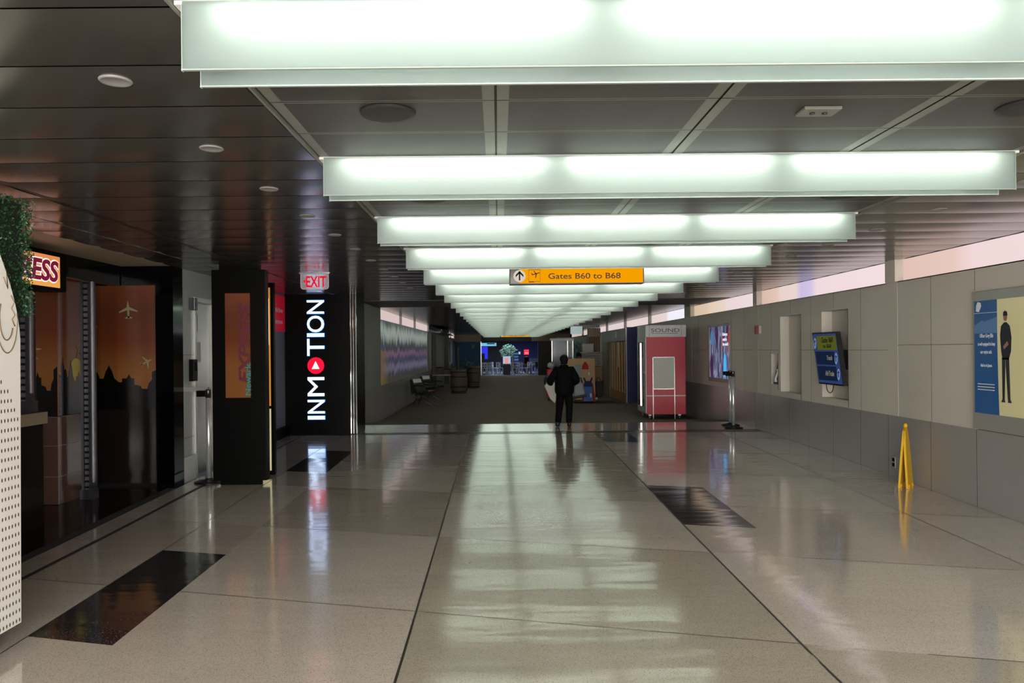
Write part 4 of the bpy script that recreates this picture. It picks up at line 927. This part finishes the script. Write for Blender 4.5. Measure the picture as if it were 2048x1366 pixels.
MB().box(2.82, 2.97, 30.3, 30.5, .3, 1.9).build('blue_goods', mat('case_blue', '#3a4678', .6, var=.4, vscale=10), r)
r = thing('brown_stone_wall', 'dark mottled stone facing at the right of the far opening', 'wall panel', (3.3, 54.6, zf_))
MB().box(2.9, XR, 54.3, 54.7, zf_, 2.27).build('facing', mat('mottled_stone', '#3f3a3c', .8, var=.6, vscale=3), r)

# merchandise cart
r = thing('merchandise_cart', 'pale wooden merchandise cart on wheels facing the walking person', 'cart', (2.85, 26.1, zf_))
cz = zf_
MB().box(2.32, 3.315, 25.7, 26.5, cz+.16, 1.33).build('body', WOOD, r, bevel=.006)
MB().box(2.28, 3.40, 25.70, 26.55, cz+.13, cz+.19).build('deck', mat('cart_deck', '#b08c5e', .5), r)
for x in (2.4, 3.2):
    for y_ in (25.8, 26.4): MB().tube([(x-.02, y_, cz+.06), (x+.02, y_, cz+.06)], .06, 14).build('wheel', BLACKM, r)
def cloth(name, pts, x, z, y_, m_, label=None, parent=None, d=.05):
    return MB().prism(pts, FR(x, y_, z), d).build(name, m_, parent, bevel=.008)
t = tag(cloth('knit_hat', [(-.11, 0), (.11, 0), (.10, .12), (.06, .2), (.02, .25), (-.02, .25), (-.06, .2), (-.10, .12)], 2.98, .96, 25.69, mat('hat_red', '#a01420', .8)), 'small red knitted top hanging on the wooden cart front', 'hat')
rr_ = thing('childs_dress', 'blue childrens pinafore dress hanging low on the wooden cart', 'dress', (3.1, 25.65, -.1))
cloth('bodice', [(-.13, 0), (.13, 0), (.12, .17), (.16, .3), (.12, .33), (.07, .2), (-.07, .2), (-.12, .33), (-.16, .3), (-.12, .17)], 3.07, .36, 25.68, mat('dress_navy', '#1c2560', .8), None, rr_)
m = MB()
for i in range(4): m.prism([(-.15+i*.078, 0), (-.15+i*.078+.07, 0), (-.13+i*.067+.062, .5), (-.13+i*.067, .5)], FR(3.07, 25.68, -.13), .05+.01*(i % 2))
m.build('skirt', mat('dress_blue', '#4569a8', .8), rr_)
MB().prism([(0, 0), (.05, 0), (.05, .14), (0, .14)], FR(3.13, 25.61, .0), .005).build('white_print', WHITE, rr_)
t = tag(cloth('red_garment', [(-.22, 0), (.25, 0), (.2, .3), (.16, .62), (-.16, .62), (-.2, .3)], 3.08, -.14, 25.70, mat('garment_red', '#8c2028', .8), d=.012), 'red garment hanging behind the blue dress on the cart', 'garment')
t = tag(cloth('grey_garment', [(0, 0), (.26, 0), (.24, .75), (.02, .75)], 2.58, .36, 25.695, mat('garment_grey', '#8f949a', .8), d=.03), 'pale grey garment hanging on the cart beside the red top', 'garment')
r = thing('shopping_bag', 'black bag hanging at the right end of the wooden cart', 'bag', (3.46, 25.9, -.05))
MB().prism([(-.08, 0), (.08, 0), (.14, .55), (-.12, .52)], FR(3.47, 25.95, .0), .12).build('body', mat('bag_green_black', '#0d1412', .7), r, bevel=.02); MB().tube([(3.38, 25.9, .5), (3.42, 25.9, .66), (3.50, 25.9, .66), (3.55, 25.9, .52)], .01, 6).build('handle', BLACKM, r)
r = thing('price_tag', 'small white tag with hook on the wooden cart front', 'tag', (3.12, 25.68, .8))
MB().prism([(0, 0), (.06, .01), (.05, .1), (.01, .09)], FR(3.08, 25.69, .76), .01).build('card', WHITE, r)
r = thing('suitcase', 'red suitcase with white sheet on top left of the walking person', 'suitcase', (1.95, 27.2, zf_))
for_z = zf_+.08
MB().box(1.76, 2.12, 27.1, 27.4, for_z, .95).build('shell', mat('case_red', '#9a2020', .5), r, bevel=.04)
for x in (1.82, 2.06): MB().tube([(x-.015, 27.2, zf_+.04), (x+.015, 27.2, zf_+.04)], .04, 12).build('wheel', BLACKM, r)
MB().tube([(1.85, 27.35, .93), (1.85, 27.35, .98), (2.03, 27.35, .98), (2.03, 27.35, .93)], .012, 6).build('handle', DSTEEL, r)
r = thing('wrapped_parcel', 'crumpled grey white plastic wrapped parcel on the red suitcase', 'parcel', (1.95, 27.2, .95))
m = MB().ball((1.92, 27.25, 1.075), .14, 0, 14, 10, (1, .7, .85)); rnd = random.Random(9)
for i in range(len(m.v)): m.v[i] += Vector((rnd.uniform(-.02, .02), rnd.uniform(-.02, .02), rnd.uniform(-.02, .02)))
m.build('wrap', mat('plastic_wrap', '#9da0a2', .3), r)

# ------------------------------------------------------------------ left far furniture
def bench(y, label):
    z = zf_; r = thing('bench_seat', label, 'seat', (-2.8, y, z), 'black airport beam seats by the left wall')
    L = mat('seat_black', '#15181a', .45); Pm = mat('seat_pad_reflection', '#d3dcdc', .3, .2)  # pale pad colour stands in for the ceiling lights' reflection
    def pr(pts, y0, y1): return MB().prism([(p[0], p[1]) for p in pts], Matrix(((1,0,0,0),(0,0,-1,y1),(0,1,0,0),(0,0,0,1))), y1-y0)
    w = .56
    pr([(-3.02, .66), (-2.96, .70), (-2.72, .27), (-2.30, .33), (-2.28, .28), (-2.76, .19), (-2.98, .3)], y-w/2, y+w/2).build('shell', L, r, bevel=.01)
    pr([(-2.945, .69), (-2.865, .46), (-2.855, .465), (-2.93, .70)], y-w/2+.05, y+w/2-.05).build('back_pad', Pm, r)
    pr([(-2.84, .45), (-2.79, .31), (-2.78, .315), (-2.83, .455)], y-w/2+.06, y+w/2-.06).build('lumbar_panel', mat('seat_grille', '#5a6468', .4, .6), r)
    MB().box(-2.31, -2.27, y-w/2+.03, y+w/2-.03, .285, .335).build('front_edge', CHROME, r, bevel=.008)
    for s_ in (-1, 1):
        yy = y+s_*(w/2+.02)
        pr([(-2.95, .48), (-2.9, .53), (-2.4, .50), (-2.4, .46), (-2.8, .46), (-2.86, .2), (-2.93, .2)], yy-.02, yy+.02).build('armrest', L, r)
    for s_ in (-1, 1):
        yy = y+s_*.16
        MB().tube([(-2.7, yy, .2), (-2.62, yy, .02), (-2.22, yy, z+.02)], .018, 8).tube([(-2.7, yy, .2), (-2.85, yy, .02), (-3.0, yy, z+.02)], .018, 8).build('leg', DSTEEL, r)
    MB().tube([(-2.72, y-.35, .17), (-2.72, y+.35, .17)], .03, 10).build('beam', DSTEEL, r)
    r.rotation_euler.z = -.5; r.location.x += .16
    return r
b1 = bench(25.3, 'nearer black metal seat by the left wall with reflected light coloured into its pale back')
b2 = copy_tree(b1); b2.location.y = 28.4; b2['label'] = 'farther black metal seat by the left wall, just in front of the barrels'
def barrel(x, y, rad, h, label, g='old wooden barrels'):
    r = thing('barrel', label, 'barrel', (x, y, zf_), g)
    prof = [(0, 0), (rad*.84, 0)] + [(rad*(.84+.16*math.sin(PI*t)), h*t) for t in (.12, .25, .4, .5, .6, .75, .88)] + [(rad*.84, h), (rad*.80, h), (rad*.79, h-.03), (0, h-.03)]
    MB().lathe(prof, (x, y, zf_+.001), 30).build('staves', BARR, r)
    for t in (.08, .28, .70, .90):
        rr = rad*(.84+.16*math.sin(PI*t))+.006; MB().lathe([(rr-.01, h*t-.025), (rr, h*t-.025), (rr, h*t+.025), (rr-.01, h*t+.025)], (x, y, zf_), 30).build('hoop', HOOP, r)
barrel(-1.70, 32.4, .37, 1.02, 'nearer dark wooden barrel standing on the carpet')
barrel(-1.22, 37.0, .34, 1.06, 'farther taller dark barrel before the blue poster')
r = thing('dark_table', 'dark cluttered wooden table between the seats and the barrels', 'table', (-2.45, 34.5, zf_))
MB().box(-3.0, -1.9, 34.1, 35.2, .50, .56).build('tabletop', mat('table_top', '#6b6256', .4), r)
for x in (-2.95, -2.0):
    for y_ in (34.15, 35.1): MB().box(x, x+.06, y_, y_+.06, zf_, .5).build('leg', mat('table_leg', '#2a1f18', .6), r)
for k, (x, w_, h_, lb) in enumerate(((-2.85, .3, .33, 'dark box at the left of the cluttered table'), (-2.48, .30, .25, 'low dark bin in the middle of the cluttered table'), (-2.08, .12, .36, 'slim dark stand at the right of the cluttered table'))):
    r = thing('storage_bin', lb, 'bin', (x+w_/2, 34.6, .56), 'bins on the dark table'); MB().box(x, x+w_, 34.4, 34.9, .561, .56+h_-.04).build('bin_body', BARR, r, bevel=.01); MB().box(x-.01, x+w_+.01, 34.39, 34.91, .56+h_-.04, .56+h_).build('rim', BLACKM, r)
r = thing('dark_kiosk', 'tall dark portal kiosk with awning against the left wall beyond the mural', 'kiosk', (-2.95, 37, zf_))
PK = mat('portal_dark', '#171513', .5)
MB().box(-3.1, -2.92, 35.2, 35.5, zf_, 2.5).build('post', PK, r); MB().box(-3.1, -2.75, 41.6, 42.2, zf_, 2.78).build('post', PK, r)
MB().box(-3.1, -2.95, 35.5, 41.6, zf_, 2.45).build('wall_panel', mat('portal_panel', '#4b4a42', .5, var=.15), r)
MB().box(-3.1, -2.7, 35.2, 42.2, 2.47, 2.55).build('lintel', mat('portal_lintel', '#8f9292', .4), r)
m = MB(); m.add([(-3.1, 33.8, 2.75), (-3.1, 42, 2.72), (-2.5, 36.5, 2.55), (-2.5, 42, 2.50), (-3.1, 33.8, 2.62), (-3.1, 42, 2.6), (-2.5, 36.5, 2.48), (-2.5, 42, 2.45)], [(0, 1, 3, 2), (4, 6, 7, 5), (0, 2, 6, 4), (2, 3, 7, 6), (1, 5, 7, 3), (0, 4, 5, 1)]); m.build('awning', PK, r)
r = thing('banner_wall', 'white wall section with narrow blue banners near the far left corner', 'banner wall', (-3.1, 46, zf_))
MB().box(-3.11, -3.04, 42.4, 50.0, .8, 2.45).build('white_board', mat('board_white', '#9a9c9c', .5), r)
for y_ in (44.6, 47.0): MB().box(-3.04, -3.02, y_, y_+.7, .95, 2.2).build('blue_banner', mat('banner_blue', '#24325a', .6), r)
MB().box(-3.11, -3.0, 50.2, 53.8, zf_, 2.3).build('blue_board', mat('board_blue', '#33476a', .5), r)

# end wall with blue poster; darkness above
def cloudm():
    m = bpy.data.materials.new('blue_poster'); m.use_nodes = True; nt = m.node_tree; n = nt.nodes; l = nt.links; b = n['Principled BSDF']
    g = n.new('ShaderNodeNewGeometry'); ns = n.new('ShaderNodeTexNoise'); ns.inputs['Scale'].default_value = 2.0; ns.inputs['Detail'].default_value = 6; l.new(g.outputs['Position'], ns.inputs[0])
    sx = n.new('ShaderNodeSeparateXYZ'); l.new(g.outputs['Position'], sx.inputs[0])
    a = n.new('ShaderNodeMath'); a.operation = 'MULTIPLY_ADD'; a.inputs[1].default_value = -.16; l.new(sx.outputs[2], a.inputs[0]); l.new(ns.outputs[0], a.inputs[2])
    rp = n.new('ShaderNodeValToRGB'); e = rp.color_ramp.elements; e[0].position = .18; e[0].color = lin('#154a70'); e[1].position = .62; e[1].color = lin('#1b2c3e'); x = e.new(.42); x.color = lin('#5c7078'); x = e.new(.32); x.color = lin('#1d4868'); x = e.new(.5); x.color = lin('#1d3a58')
    l.new(a.outputs[0], rp.inputs[0]); l.new(rp.outputs[0], b.inputs['Base Color']); b.inputs['Roughness'].default_value = .7; return m
r = thing('end_wall_poster', 'large blue sky poster on the end wall left of the lit food court', 'poster', (-2.1, 54.8, zf_))
MB().box(-3.1, -1.27, 54.8, 54.95, zf_+.01, 2.27).build('board', mat('poster_backing', '#3a4a58', .6), r)
MB().box(-3.05, -1.30, 54.77, 54.8, .0, 2.25).build('picture', cloudm(), r); MB().box(-1.27, -1.21, 54.75, 54.95, zf_+.01, 2.27).build('steel_post', STEEL, r)
r = thing('slim_post', 'slim pale brown post before the blue end poster', 'post', (-2.8, 53, zf_)); MB().tube([(-2.82, 53, zf_), (-2.82, 53, 1.9)], .07, 12).build('shaft', mat('birch', '#7c725f', .7, var=.3), r); MB().lathe([(0, 0), (.13, 0), (.13, .03), (0, .03)], (-2.82, 53, zf_), 16).build('foot', DSTEEL, r)
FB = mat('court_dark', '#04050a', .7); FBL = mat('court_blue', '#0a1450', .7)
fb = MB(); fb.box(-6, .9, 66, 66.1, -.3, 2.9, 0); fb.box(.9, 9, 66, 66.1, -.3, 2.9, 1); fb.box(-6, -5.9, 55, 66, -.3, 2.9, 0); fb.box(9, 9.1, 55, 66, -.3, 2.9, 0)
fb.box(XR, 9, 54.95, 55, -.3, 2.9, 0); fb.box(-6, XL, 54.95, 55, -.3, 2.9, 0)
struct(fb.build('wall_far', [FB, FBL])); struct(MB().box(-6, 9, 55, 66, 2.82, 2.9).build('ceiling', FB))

# food court
CW = mat('chair_white', '#eef2fa', .35)
def make_chair():
    r = thing('cafe_chair', '', 'chair', (0, 0, 0), 'white cafe chairs in the far food court')
    MB().box(-.2, .2, -.2, .2, .44, .47).build('seat', CW, r)
    for x in (-.19, .16):
        MB().box(x-.01, x+.04, -.21, -.16, 0, .44).build('leg', CW, r); MB().box(x-.01, x+.04, .16, .21, 0, .9).build('leg', CW, r)
    m = MB(); m.box(-.19, .19, .17, .195, .80, .9); m.box(-.19, .19, .17, .195, .58, .66); m.box(-.03, .03, .175, .19, .47, .82); m.build('backrest', CW, r)
    MB().box(-.18, .18, -.19, -.17, .2, .23).build('stretcher', CW, r)
    return r
cp = make_chair(); first = True
chairs = [(-1.02, 57.2, .2, 'white cafe chair nearest the steel post on the far left'), (-.72, 57.6, PI+.5, 'white cafe chair second from the left in the food court'), (-.3, 58.9, 1.2, 'white cafe chair third from the left in the food court'),
          (-.05, 57.4, -1.3, 'white cafe chair left of the planter in the food court'), (.12, 58.4, 2.6, 'white cafe chair just behind and left of the planter'), (1.22, 57.3, 2.9, 'white cafe chair just right of the planter'),
          (1.62, 57.9, .5, 'white cafe chair before the brochure rack'), (2.0, 57.1, 1.7, 'white cafe chair right of the brochure rack'), (2.4, 58.5, -.4, 'white cafe chair under the red lit sign'), (3.1, 58.3, 3.6, 'white cafe chair at the far right by the grey panel')]
for x, y_, a, lb in chairs:
    o = cp if first else copy_tree(cp); first = False; o.location = (x, y_, zf_+.001); o.rotation_euler.z = a; o['label'] = lb
def make_table():
    r = thing('cafe_table', '', 'table', (0, 0, 0), 'small cafe tables in the far food court')
    MB().box(-.32, .32, -.32, .32, .72, .75).build('tabletop', mat('cafe_top', '#59617a', .4), r); MB().tube([(0, 0, .03), (0, 0, .72)], .035, 10).build('pedestal', DSTEEL, r); MB().lathe([(0, 0), (.24, 0), (.22, .03), (0, .03)], (0, 0, 0), 16).build('foot', DSTEEL, r); return r
tp = make_table(); first = True
for x, y_, lb in ((-.95, 58.5, 'small cafe table among the leftmost white chairs'), (1.7, 58.8, 'small cafe table behind the chairs right of the planter'), (2.5, 57.4, 'small dark cafe table before the grey low wall')):
    o = tp if first else copy_tree(tp); first = False; o.location = (x, y_, zf_+.001); o['label'] = lb
r = thing('planter_box', 'square grey planter box in the middle of the food court', 'planter', (.65, 57.0, zf_)); MB().box(.38, .92, 56.8, 57.3, zf_, .55).build('box', mat('planter_grey', '#4d4a58', .6, var=.2), r); MB().box(.36, .94, 56.78, 57.32, .55, .6).build('rim', DSTEEL, r)
r = thing('menu_board', 'small lit pink and white board behind the planter box', 'menu board', (.65, 58.8, .5)); MB().box(.38, .98, 58.8, 58.86, .45, 1.15).build('face', mat('menu_white', '#c8d4e8', .5, emit='#b8c8e0', es=.5), r); MB().box(.52, .78, 58.78, 58.8, .5, 1.0).build('pink_print', emis('menu_pink', '#d88a8a', .8), r); MB().box(.62, .68, 58.85, 58.9, zf_, .5).build('leg', DSTEEL, r)
r = thing('indoor_tree', 'leafy green tree in the middle of the food court', 'tree', (.75, 59.9, zf_))
MB().tube([(.75, 59.9, zf_), (.78, 59.9, .9), (.85, 59.9, 1.5)], [.05, .04, .02], 8).build('trunk', BARR, r)
m = MB(); rnd = random.Random(11)
for i in range(520):
    u = Vector((rnd.gauss(0, 1), rnd.gauss(0, 1), rnd.gauss(0, 1))).normalized()*rnd.random()**.4; p = Vector((.85+u.x*.72, 59.9+u.y*.6, 1.5+u.z*.62)); d_ = Vector((rnd.gauss(0, 1), rnd.gauss(0, 1), rnd.gauss(0, .6))).normalized(); b_ = d_.orthogonal().normalized()*.035
    m.add([p-d_*.085, p-b_, p+d_*.085, p+b_], [(0, 1, 2, 3)], i % 2)
m.build('crown', [mat('tree_leaf', '#4f8a62', .5), mat('tree_leaf_b', '#244a30', .5)], r)['kind'] = 'stuff'
r = thing('overhead_screen', 'cyan lit overhead screen at the top left of the food court', 'screen', (-.65, 58, 1.95)); MB().box(-1.3, -.12, 58, 58.08, 1.96, 2.2).build('screen', emis('cyan_screen', '#6fb8d8', .8), r); MB().box(-.85, -.25, 57.98, 58, 2.10, 2.18).build('dark_print', mat('dark_teal', '#0f4658', .5), r); MB().box(-1.32, -.10, 58.02, 58.1, 2.2, 2.23).build('frame', BLACKM, r)
for x in (-1.2, -.2): MB().box(x, x+.03, 58.03, 58.07, 2.23, 2.82).build('hanger', DSTEEL, r)
r = thing('blue_banner', 'glowing violet blue hanging banner below the cyan screen', 'banner', (-1.05, 58.4, .95)); MB().prism([(0, .45), (.26, .45), (.26, 0), (.5, 0), (.5, .96), (0, .96)], FR(-1.3, 58.4, .95), .03).build('cloth', emis('violet', '#3038e0', .75), r); MB().tube([(-1.3, 58.38, 1.93), (-.8, 58.38, 1.93)], .012, 6).build('rod', DSTEEL, r)
r = thing('red_lit_sign', 'glowing red square sign on a dark post in the food court', 'sign', (2.3, 60, zf_)); MB().box(2.08, 2.46, 59.9, 60.05, 1.25, 1.66).build('red_face', emis('neon_red', '#f03048', 1.1), r); MB().box(2.14, 2.42, 59.88, 59.9, 1.35, 1.43).build('white_print', emis('neon_pink', '#ff9098', 1.0), r)
MB().box(2.1, 2.44, 59.95, 60.2, zf_, 1.22).build('post', BLACKM, r); MB().box(2.12, 2.40, 59.93, 59.95, 1.08, 1.13).build('white_band', WHITE, r); MB().box(2.1, 2.44, 59.93, 59.95, .0, .55).build('dark_red_panel', mat('post_red', '#6a1420', .5), r)
r = thing('brochure_rack', 'blue and white tiered brochure rack beside the tree', 'rack', (1.45, 59.4, zf_))
MB().box(1.25, 1.62, 59.45, 59.6, zf_, 1.5).build('frame', mat('rack_frame', '#1c2438', .5), r)
for i in range(4): MB().box(1.26, 1.61, 59.4, 59.45, .55+i*.24, .70+i*.24).build('leaflet_row', mat('leaflets', '#6f9cd8', .5, var=.3, vscale=20, emit='#5a86c8', es=.2), r)
MB().box(1.62, 1.78, 59.45, 59.55, 1.3, 1.5).build('white_tag', mat('rack_white', '#d8e0f0', .5, emit='#d0d8f0', es=.4), r)
MB().box(1.1, 1.2, 59.3, 59.4, zf_, 1.0).build('wooden_post', WOOD, r)
r = thing('low_partition', 'pale grey low partition at the right of the food court', 'partition', (2.95, 59.2, zf_)); MB().box(2.5, 3.45, 59.2, 59.3, .35, .95).build('panel', mat('lilac_grey', '#7d8096', .5), r)
for x in (2.52, 3.38): MB().box(x, x+.06, 59.21, 59.29, zf_, .35).build('leg', DSTEEL, r)
r = thing('arm_chair', 'grey curved armchair in front of the low partition', 'chair', (3.1, 57.3, zf_)); MB().box(2.85, 3.3, 57.1, 57.6, .2, .3).build('seat', mat('arm_grey', '#5a6178', .6), r, bevel=.03); MB().box(2.85, 3.3, 57.55, 57.65, .2, .72).build('backrest', mat('arm_dark', '#1c2236', .5), r, bevel=.03)
for x in (2.9, 3.22):
    for y_ in (57.15, 57.55): MB().box(x, x+.03, y_, y_+.03, zf_, .2).build('leg', DSTEEL, r)

# ------------------------------------------------------------------ people
SKIN = mat('skin', '#8a5f48', .5)
def person(label, base, H, pose, faces_away, coat_m, trouser_m, shoe_m, hair_m, stoop=0):
    bx, by, bz = base; s = H/1.60
    r = thing('person', label, 'person', base)
    sg = 1 if faces_away else -1     # +1: facing +Y
    def V(x, y, z): return (bx+x*s*1.0, by+sg*y*s, bz+z*s)
    hipz, shz, nz, hz = .80, 1.27, 1.335, 1.475
    st = stoop
    vs = [V(0, 0, hipz), V(0, 0, .98), V(0, st*.3, 1.15), V(0, st*.7, shz), V(0, st, nz+.01), V(0, st*1.5+.01, hz-.03), V(0, st*1.6+.015, hz+.04)]
    ra = [(.13, .10), (.125, .095), (.145, .10), (.13, .09), (.055, .055), (.075, .088), (.07, .085)]
    ed = [(i, i+1) for i in range(6)]
    def chain(a, pts, rs):
        p = a
        for q, rr in zip(pts, rs): vs.append(V(*q)); ra.append(rr if isinstance(rr, tuple) else (rr, rr)); ed.append((p, len(vs)-1)); p = len(vs)-1
        return p
    hands = []
    for side in (-1, 1):
        chain(0, [(side*.09, 0, .74), pose['knee'][side], pose['ankle'][side]], [.085, .055, .04])
        f = pose['ankle'][side]; chain(len(vs)-1, [(f[0]+side*.02, f[1]+.12, .035)], [.03])
        w = chain(3, [(side*.17, st*.7, shz-.02), pose['elbow'][side], pose['wrist'][side]], [.055, .042, .028])
        wx_, wy_, wz_ = pose['wrist'][side]; ex, ey, ez = pose['elbow'][side]
        d = (Vector((wx_, wy_, wz_))-Vector((ex, ey, ez))).normalized(); palm = Vector((wx_, wy_, wz_))+d*.07
        pc = chain(w, [tuple(palm)], [(.032, .018)])
        up = Vector((0, 0, 1)); latv = d.cross(up).normalized() if abs(d.z) < .95 else Vector((0, 1, 0)); dn = d.cross(latv).normalized()
        for k, ln in enumerate((.062, .072, .068, .052)):
            o_ = latv*((k-1.5)*.019)
            chain(pc, [tuple(palm+o_+d*.03), tuple(palm+o_+d*(.03+ln*.55)-up*.012), tuple(palm+o_+d*(.03+ln*.85)-up*.035)], [.0095, .0085, .0075])
        tv = -latv*side
        chain(pc, [tuple(palm+tv*.035-d*.01), tuple(palm+tv*.055+d*.03)], [.011, .009])
    v_, f_ = skin(vs, ed, [(a*s, b*s) for a, b in ra], 1)
    b = MB(); b.add(v_, f_, 0, True)
    # face
    hy = st*1.5+.01
    b.ball(V(0, hy+.088, hz-.005), .016*s, 0, 10, 8, (.8, 1, 1.4))
    for side in (-1, 1): b.ball(V(side*.083, hy+.0, hz-.005), .024*s, 0, 10, 8, (.4, .8, 1.2))
    body = b.build('body', SKIN, r)
    e = MB()
    for side in (-1, 1): e.ball(V(side*.03, hy+.078, hz+.02), .010*s, 0, 8, 6)
    e.build('eyes', mat('eye_dark', '#1a1412', .3), body); MB().box(*sorted([V(-.022, 0, 0)[0], V(.022, 0, 0)[0]]), *sorted([V(0, hy+.080, 0)[1], V(0, hy+.092, 0)[1]]), V(0, 0, hz-.055)[2], V(0, 0, hz-.047)[2]).build('mouth', mat('lips', '#6a3a34', .5), body)
    # hair
    h = MB(); h.ball(V(0, hy-.018, hz+.035), .100*s, 0, 20, 14, (.95, 1.0, .98)); h.ball(V(0, hy-.05, hz-.035), .075*s, 0, 16, 10, (1.02, .75, .95)); 
    rnd = random.Random(4)
    for i in range(len(h.v)): h.v[i] += Vector((rnd.uniform(-.004, .004), rnd.uniform(-.004, .004), rnd.uniform(-.004, .004)))
    h.build('hair', hair_m, r)
    # coat: torso and sleeves, open at wrists, hem at hip
    cv_ = [V(0, 0, pose['hem']), V(0, -.01, .86), V(0, 0, 1.0), V(0, st*.3-.005, 1.16), V(0, st*.7-.01, 1.275), V(0, st*.9-.01, 1.335)]
    cr = [(.205, .15), (.215, .16), (.205, .155), (.20, .15), (.15, .125), (.085, .085)]
    ce_ = [(i, i+1) for i in range(5)]
    for side in (-1, 1):
        p = 4
        for q, rr in (((side*.155, st*.7-.01, 1.265), .095), (tuple((Vector(pose['elbow'][side])*.5+Vector((side*.17, st*.7, shz-.02))*.5)), .088), (pose['elbow'][side], .078), (tuple(Vector(pose['elbow'][side])*.2+Vector(pose['wrist'][side])*.8), .062), (tuple(Vector(pose['wrist'][side])), .058)):
            cv_.append(V(*q)); cr.append((rr, rr)); ce_.append((p, len(cv_)-1)); p = len(cv_)-1
    v_, f_ = skin(cv_, ce_, [(a*s*1.1, b*s*1.1) for a, b in cr], 2)
    c = MB(); c.add(v_, f_, 0, True); co = c.build('coat', coat_m, r)
    MB().lathe([(.075*s, -.03*s), (.095*s, -.01*s), (.092*s, .035*s), (.075*s, .045*s)], V(0, st-.005, 1.335), 20).build('collar', coat_m, co)
    tv_ = [V(0, 0, .84)]; tr = [(.15, .12)]; te = []
    for side in (-1, 1):
        p = 0
        kx, ky, kz_ = pose['knee'][side]; ax_, ay, az = pose['ankle'][side]
        for q, rr in (((side*.09, 0, .72), .108), (((side*.09+kx)/2, ky/2, (kz_+.72)/2), .098), ((kx, ky, kz_), .085), (((kx+ax_)/2, (ky+ay)/2, (kz_+az)/2), .078), ((ax_, ay, az-.015), .074)):
            tv_.append(V(*q)); tr.append((rr, rr)); te.append((p, len(tv_)-1)); p = len(tv_)-1
    v_, f_ = skin(tv_, te, [(a*s, b*s) for a, b in tr], 2)
    t_ = MB(); t_.add(v_, f_, 0, True); t_.build('trousers', trouser_m, r)
    for side in (-1, 1):
        ax_, ay, az = pose['ankle'][side]
        m = MB(); m.ball(V(ax_+side*.012, ay+.05, .045), .055*s, 0, 16, 10, (.9, 2.3, .82)); m.ball(V(ax_+side*.005, ay-.02, .075), .058*s, 0, 14, 10, (.85, 1.0, 1.0))
        for i in range(len(m.v)):
            if m.v[i].z < bz+.003: m.v[i].z = bz+.003
        m.build('shoe', shoe_m, r)
    return r
CO = mat('coat_black', '#060808', .8, bump=.004, bscale=25, spec=.1); TR = mat('trousers_black', '#07080b', .8, spec=.1); SHM = mat('shoe_black', '#0d0d0e', .4)
px_, py_ = 1.40, 15.9
pose = dict(knee={-1: (-.11, .03, .44), 1: (.105, .0, .44)}, ankle={-1: (-.15, .0, .09), 1: (.09, -.03, .09)},
            elbow={-1: (-.33, .02, 1.0), 1: (.29, .02, 1.02)}, wrist={-1: (-.25, .27, .93), 1: (.21, .28, .95)}, hem=.66)
person('person in black coat and trousers walking away carrying white and grey bags', (px_, py_, .001), 1.53, pose, True, CO, TR, SHM, mat('hair_black', '#0b0a0a', .8, bump=.004, bscale=60, spec=.2), .04)
# what the walker carries
r = thing('folded_coat', 'white and dark folded coat carried under the left arm of the walking person', 'coat', (1.08, 16.15, .75))
cm = [mat('cloth_white', '#a5a19a', .8, bump=.004, bscale=20), mat('cloth_navy', '#11131c', .8)]
m = MB().ball((1.12, 16.12, .88), .13, 0, 18, 12, (.85, .8, 1.0)); m.ball((1.17, 16.10, .72), .12, 0, 18, 12, (.75, .7, 1.35)); m.v = [Vector((v.x+(.9-v.z)*.22, v.y, v.z)) for v in m.v]; m.build('white_cloth', cm[0], r)
MB().prism([(0, .16), (.10, .25), (.24, .22), (.27, -.1), (.22, -.22), (.12, -.12)], FR(.98, 16.02, .72), .05).build('white_flap', cm[0], r, bevel=.015)
MB().ball((1.05, 16.15, .97), .10, 0, 16, 10, (.75, .8, 1.25)).build('dark_sleeve', cm[1], r)
r = thing('handbag', 'grey and white patterned bag held at the right side of the walking person', 'bag', (1.75, 16.15, .7))
MB().prism([(0, 0), (.24, .05), (.19, .31), (.02, .33), (-.02, .15)], FR(1.63, 16.22, .62), .12).build('bag_body', mat('bag_pattern', '#5c6464', .6, var=.7, vscale=22), r, bevel=.03)
MB().prism([(-.04, 0), (.28, .06), (.27, .11), (-.03, .06)], FR(1.62, 16.2, .57), .13).build('dark_base', cm[1], r, bevel=.015)
MB().tube([(1.66, 16.16, .93), (1.68, 16.16, 1.03), (1.78, 16.16, 1.03), (1.81, 16.16, .92)], .012, 6).build('strap', BLACKM, r)
pose2 = dict(knee={-1: (-.1, .02, .44), 1: (.1, .02, .44)}, ankle={-1: (-.11, 0, .09), 1: (.11, 0, .09)}, elbow={-1: (-.27, .05, 1.0), 1: (.27, .05, 1.0)}, wrist={-1: (-.14, .24, .98), 1: (.14, .24, .98)}, hem=.66)
person('dark haired person standing behind the wooden cart looking down', (2.92, 27.2, zf_+.001), 1.72, pose2, False, mat('coat_brown', '#2a211b', .8), TR, SHM, mat('hair_black', '#0b0a0a', .8), .06)
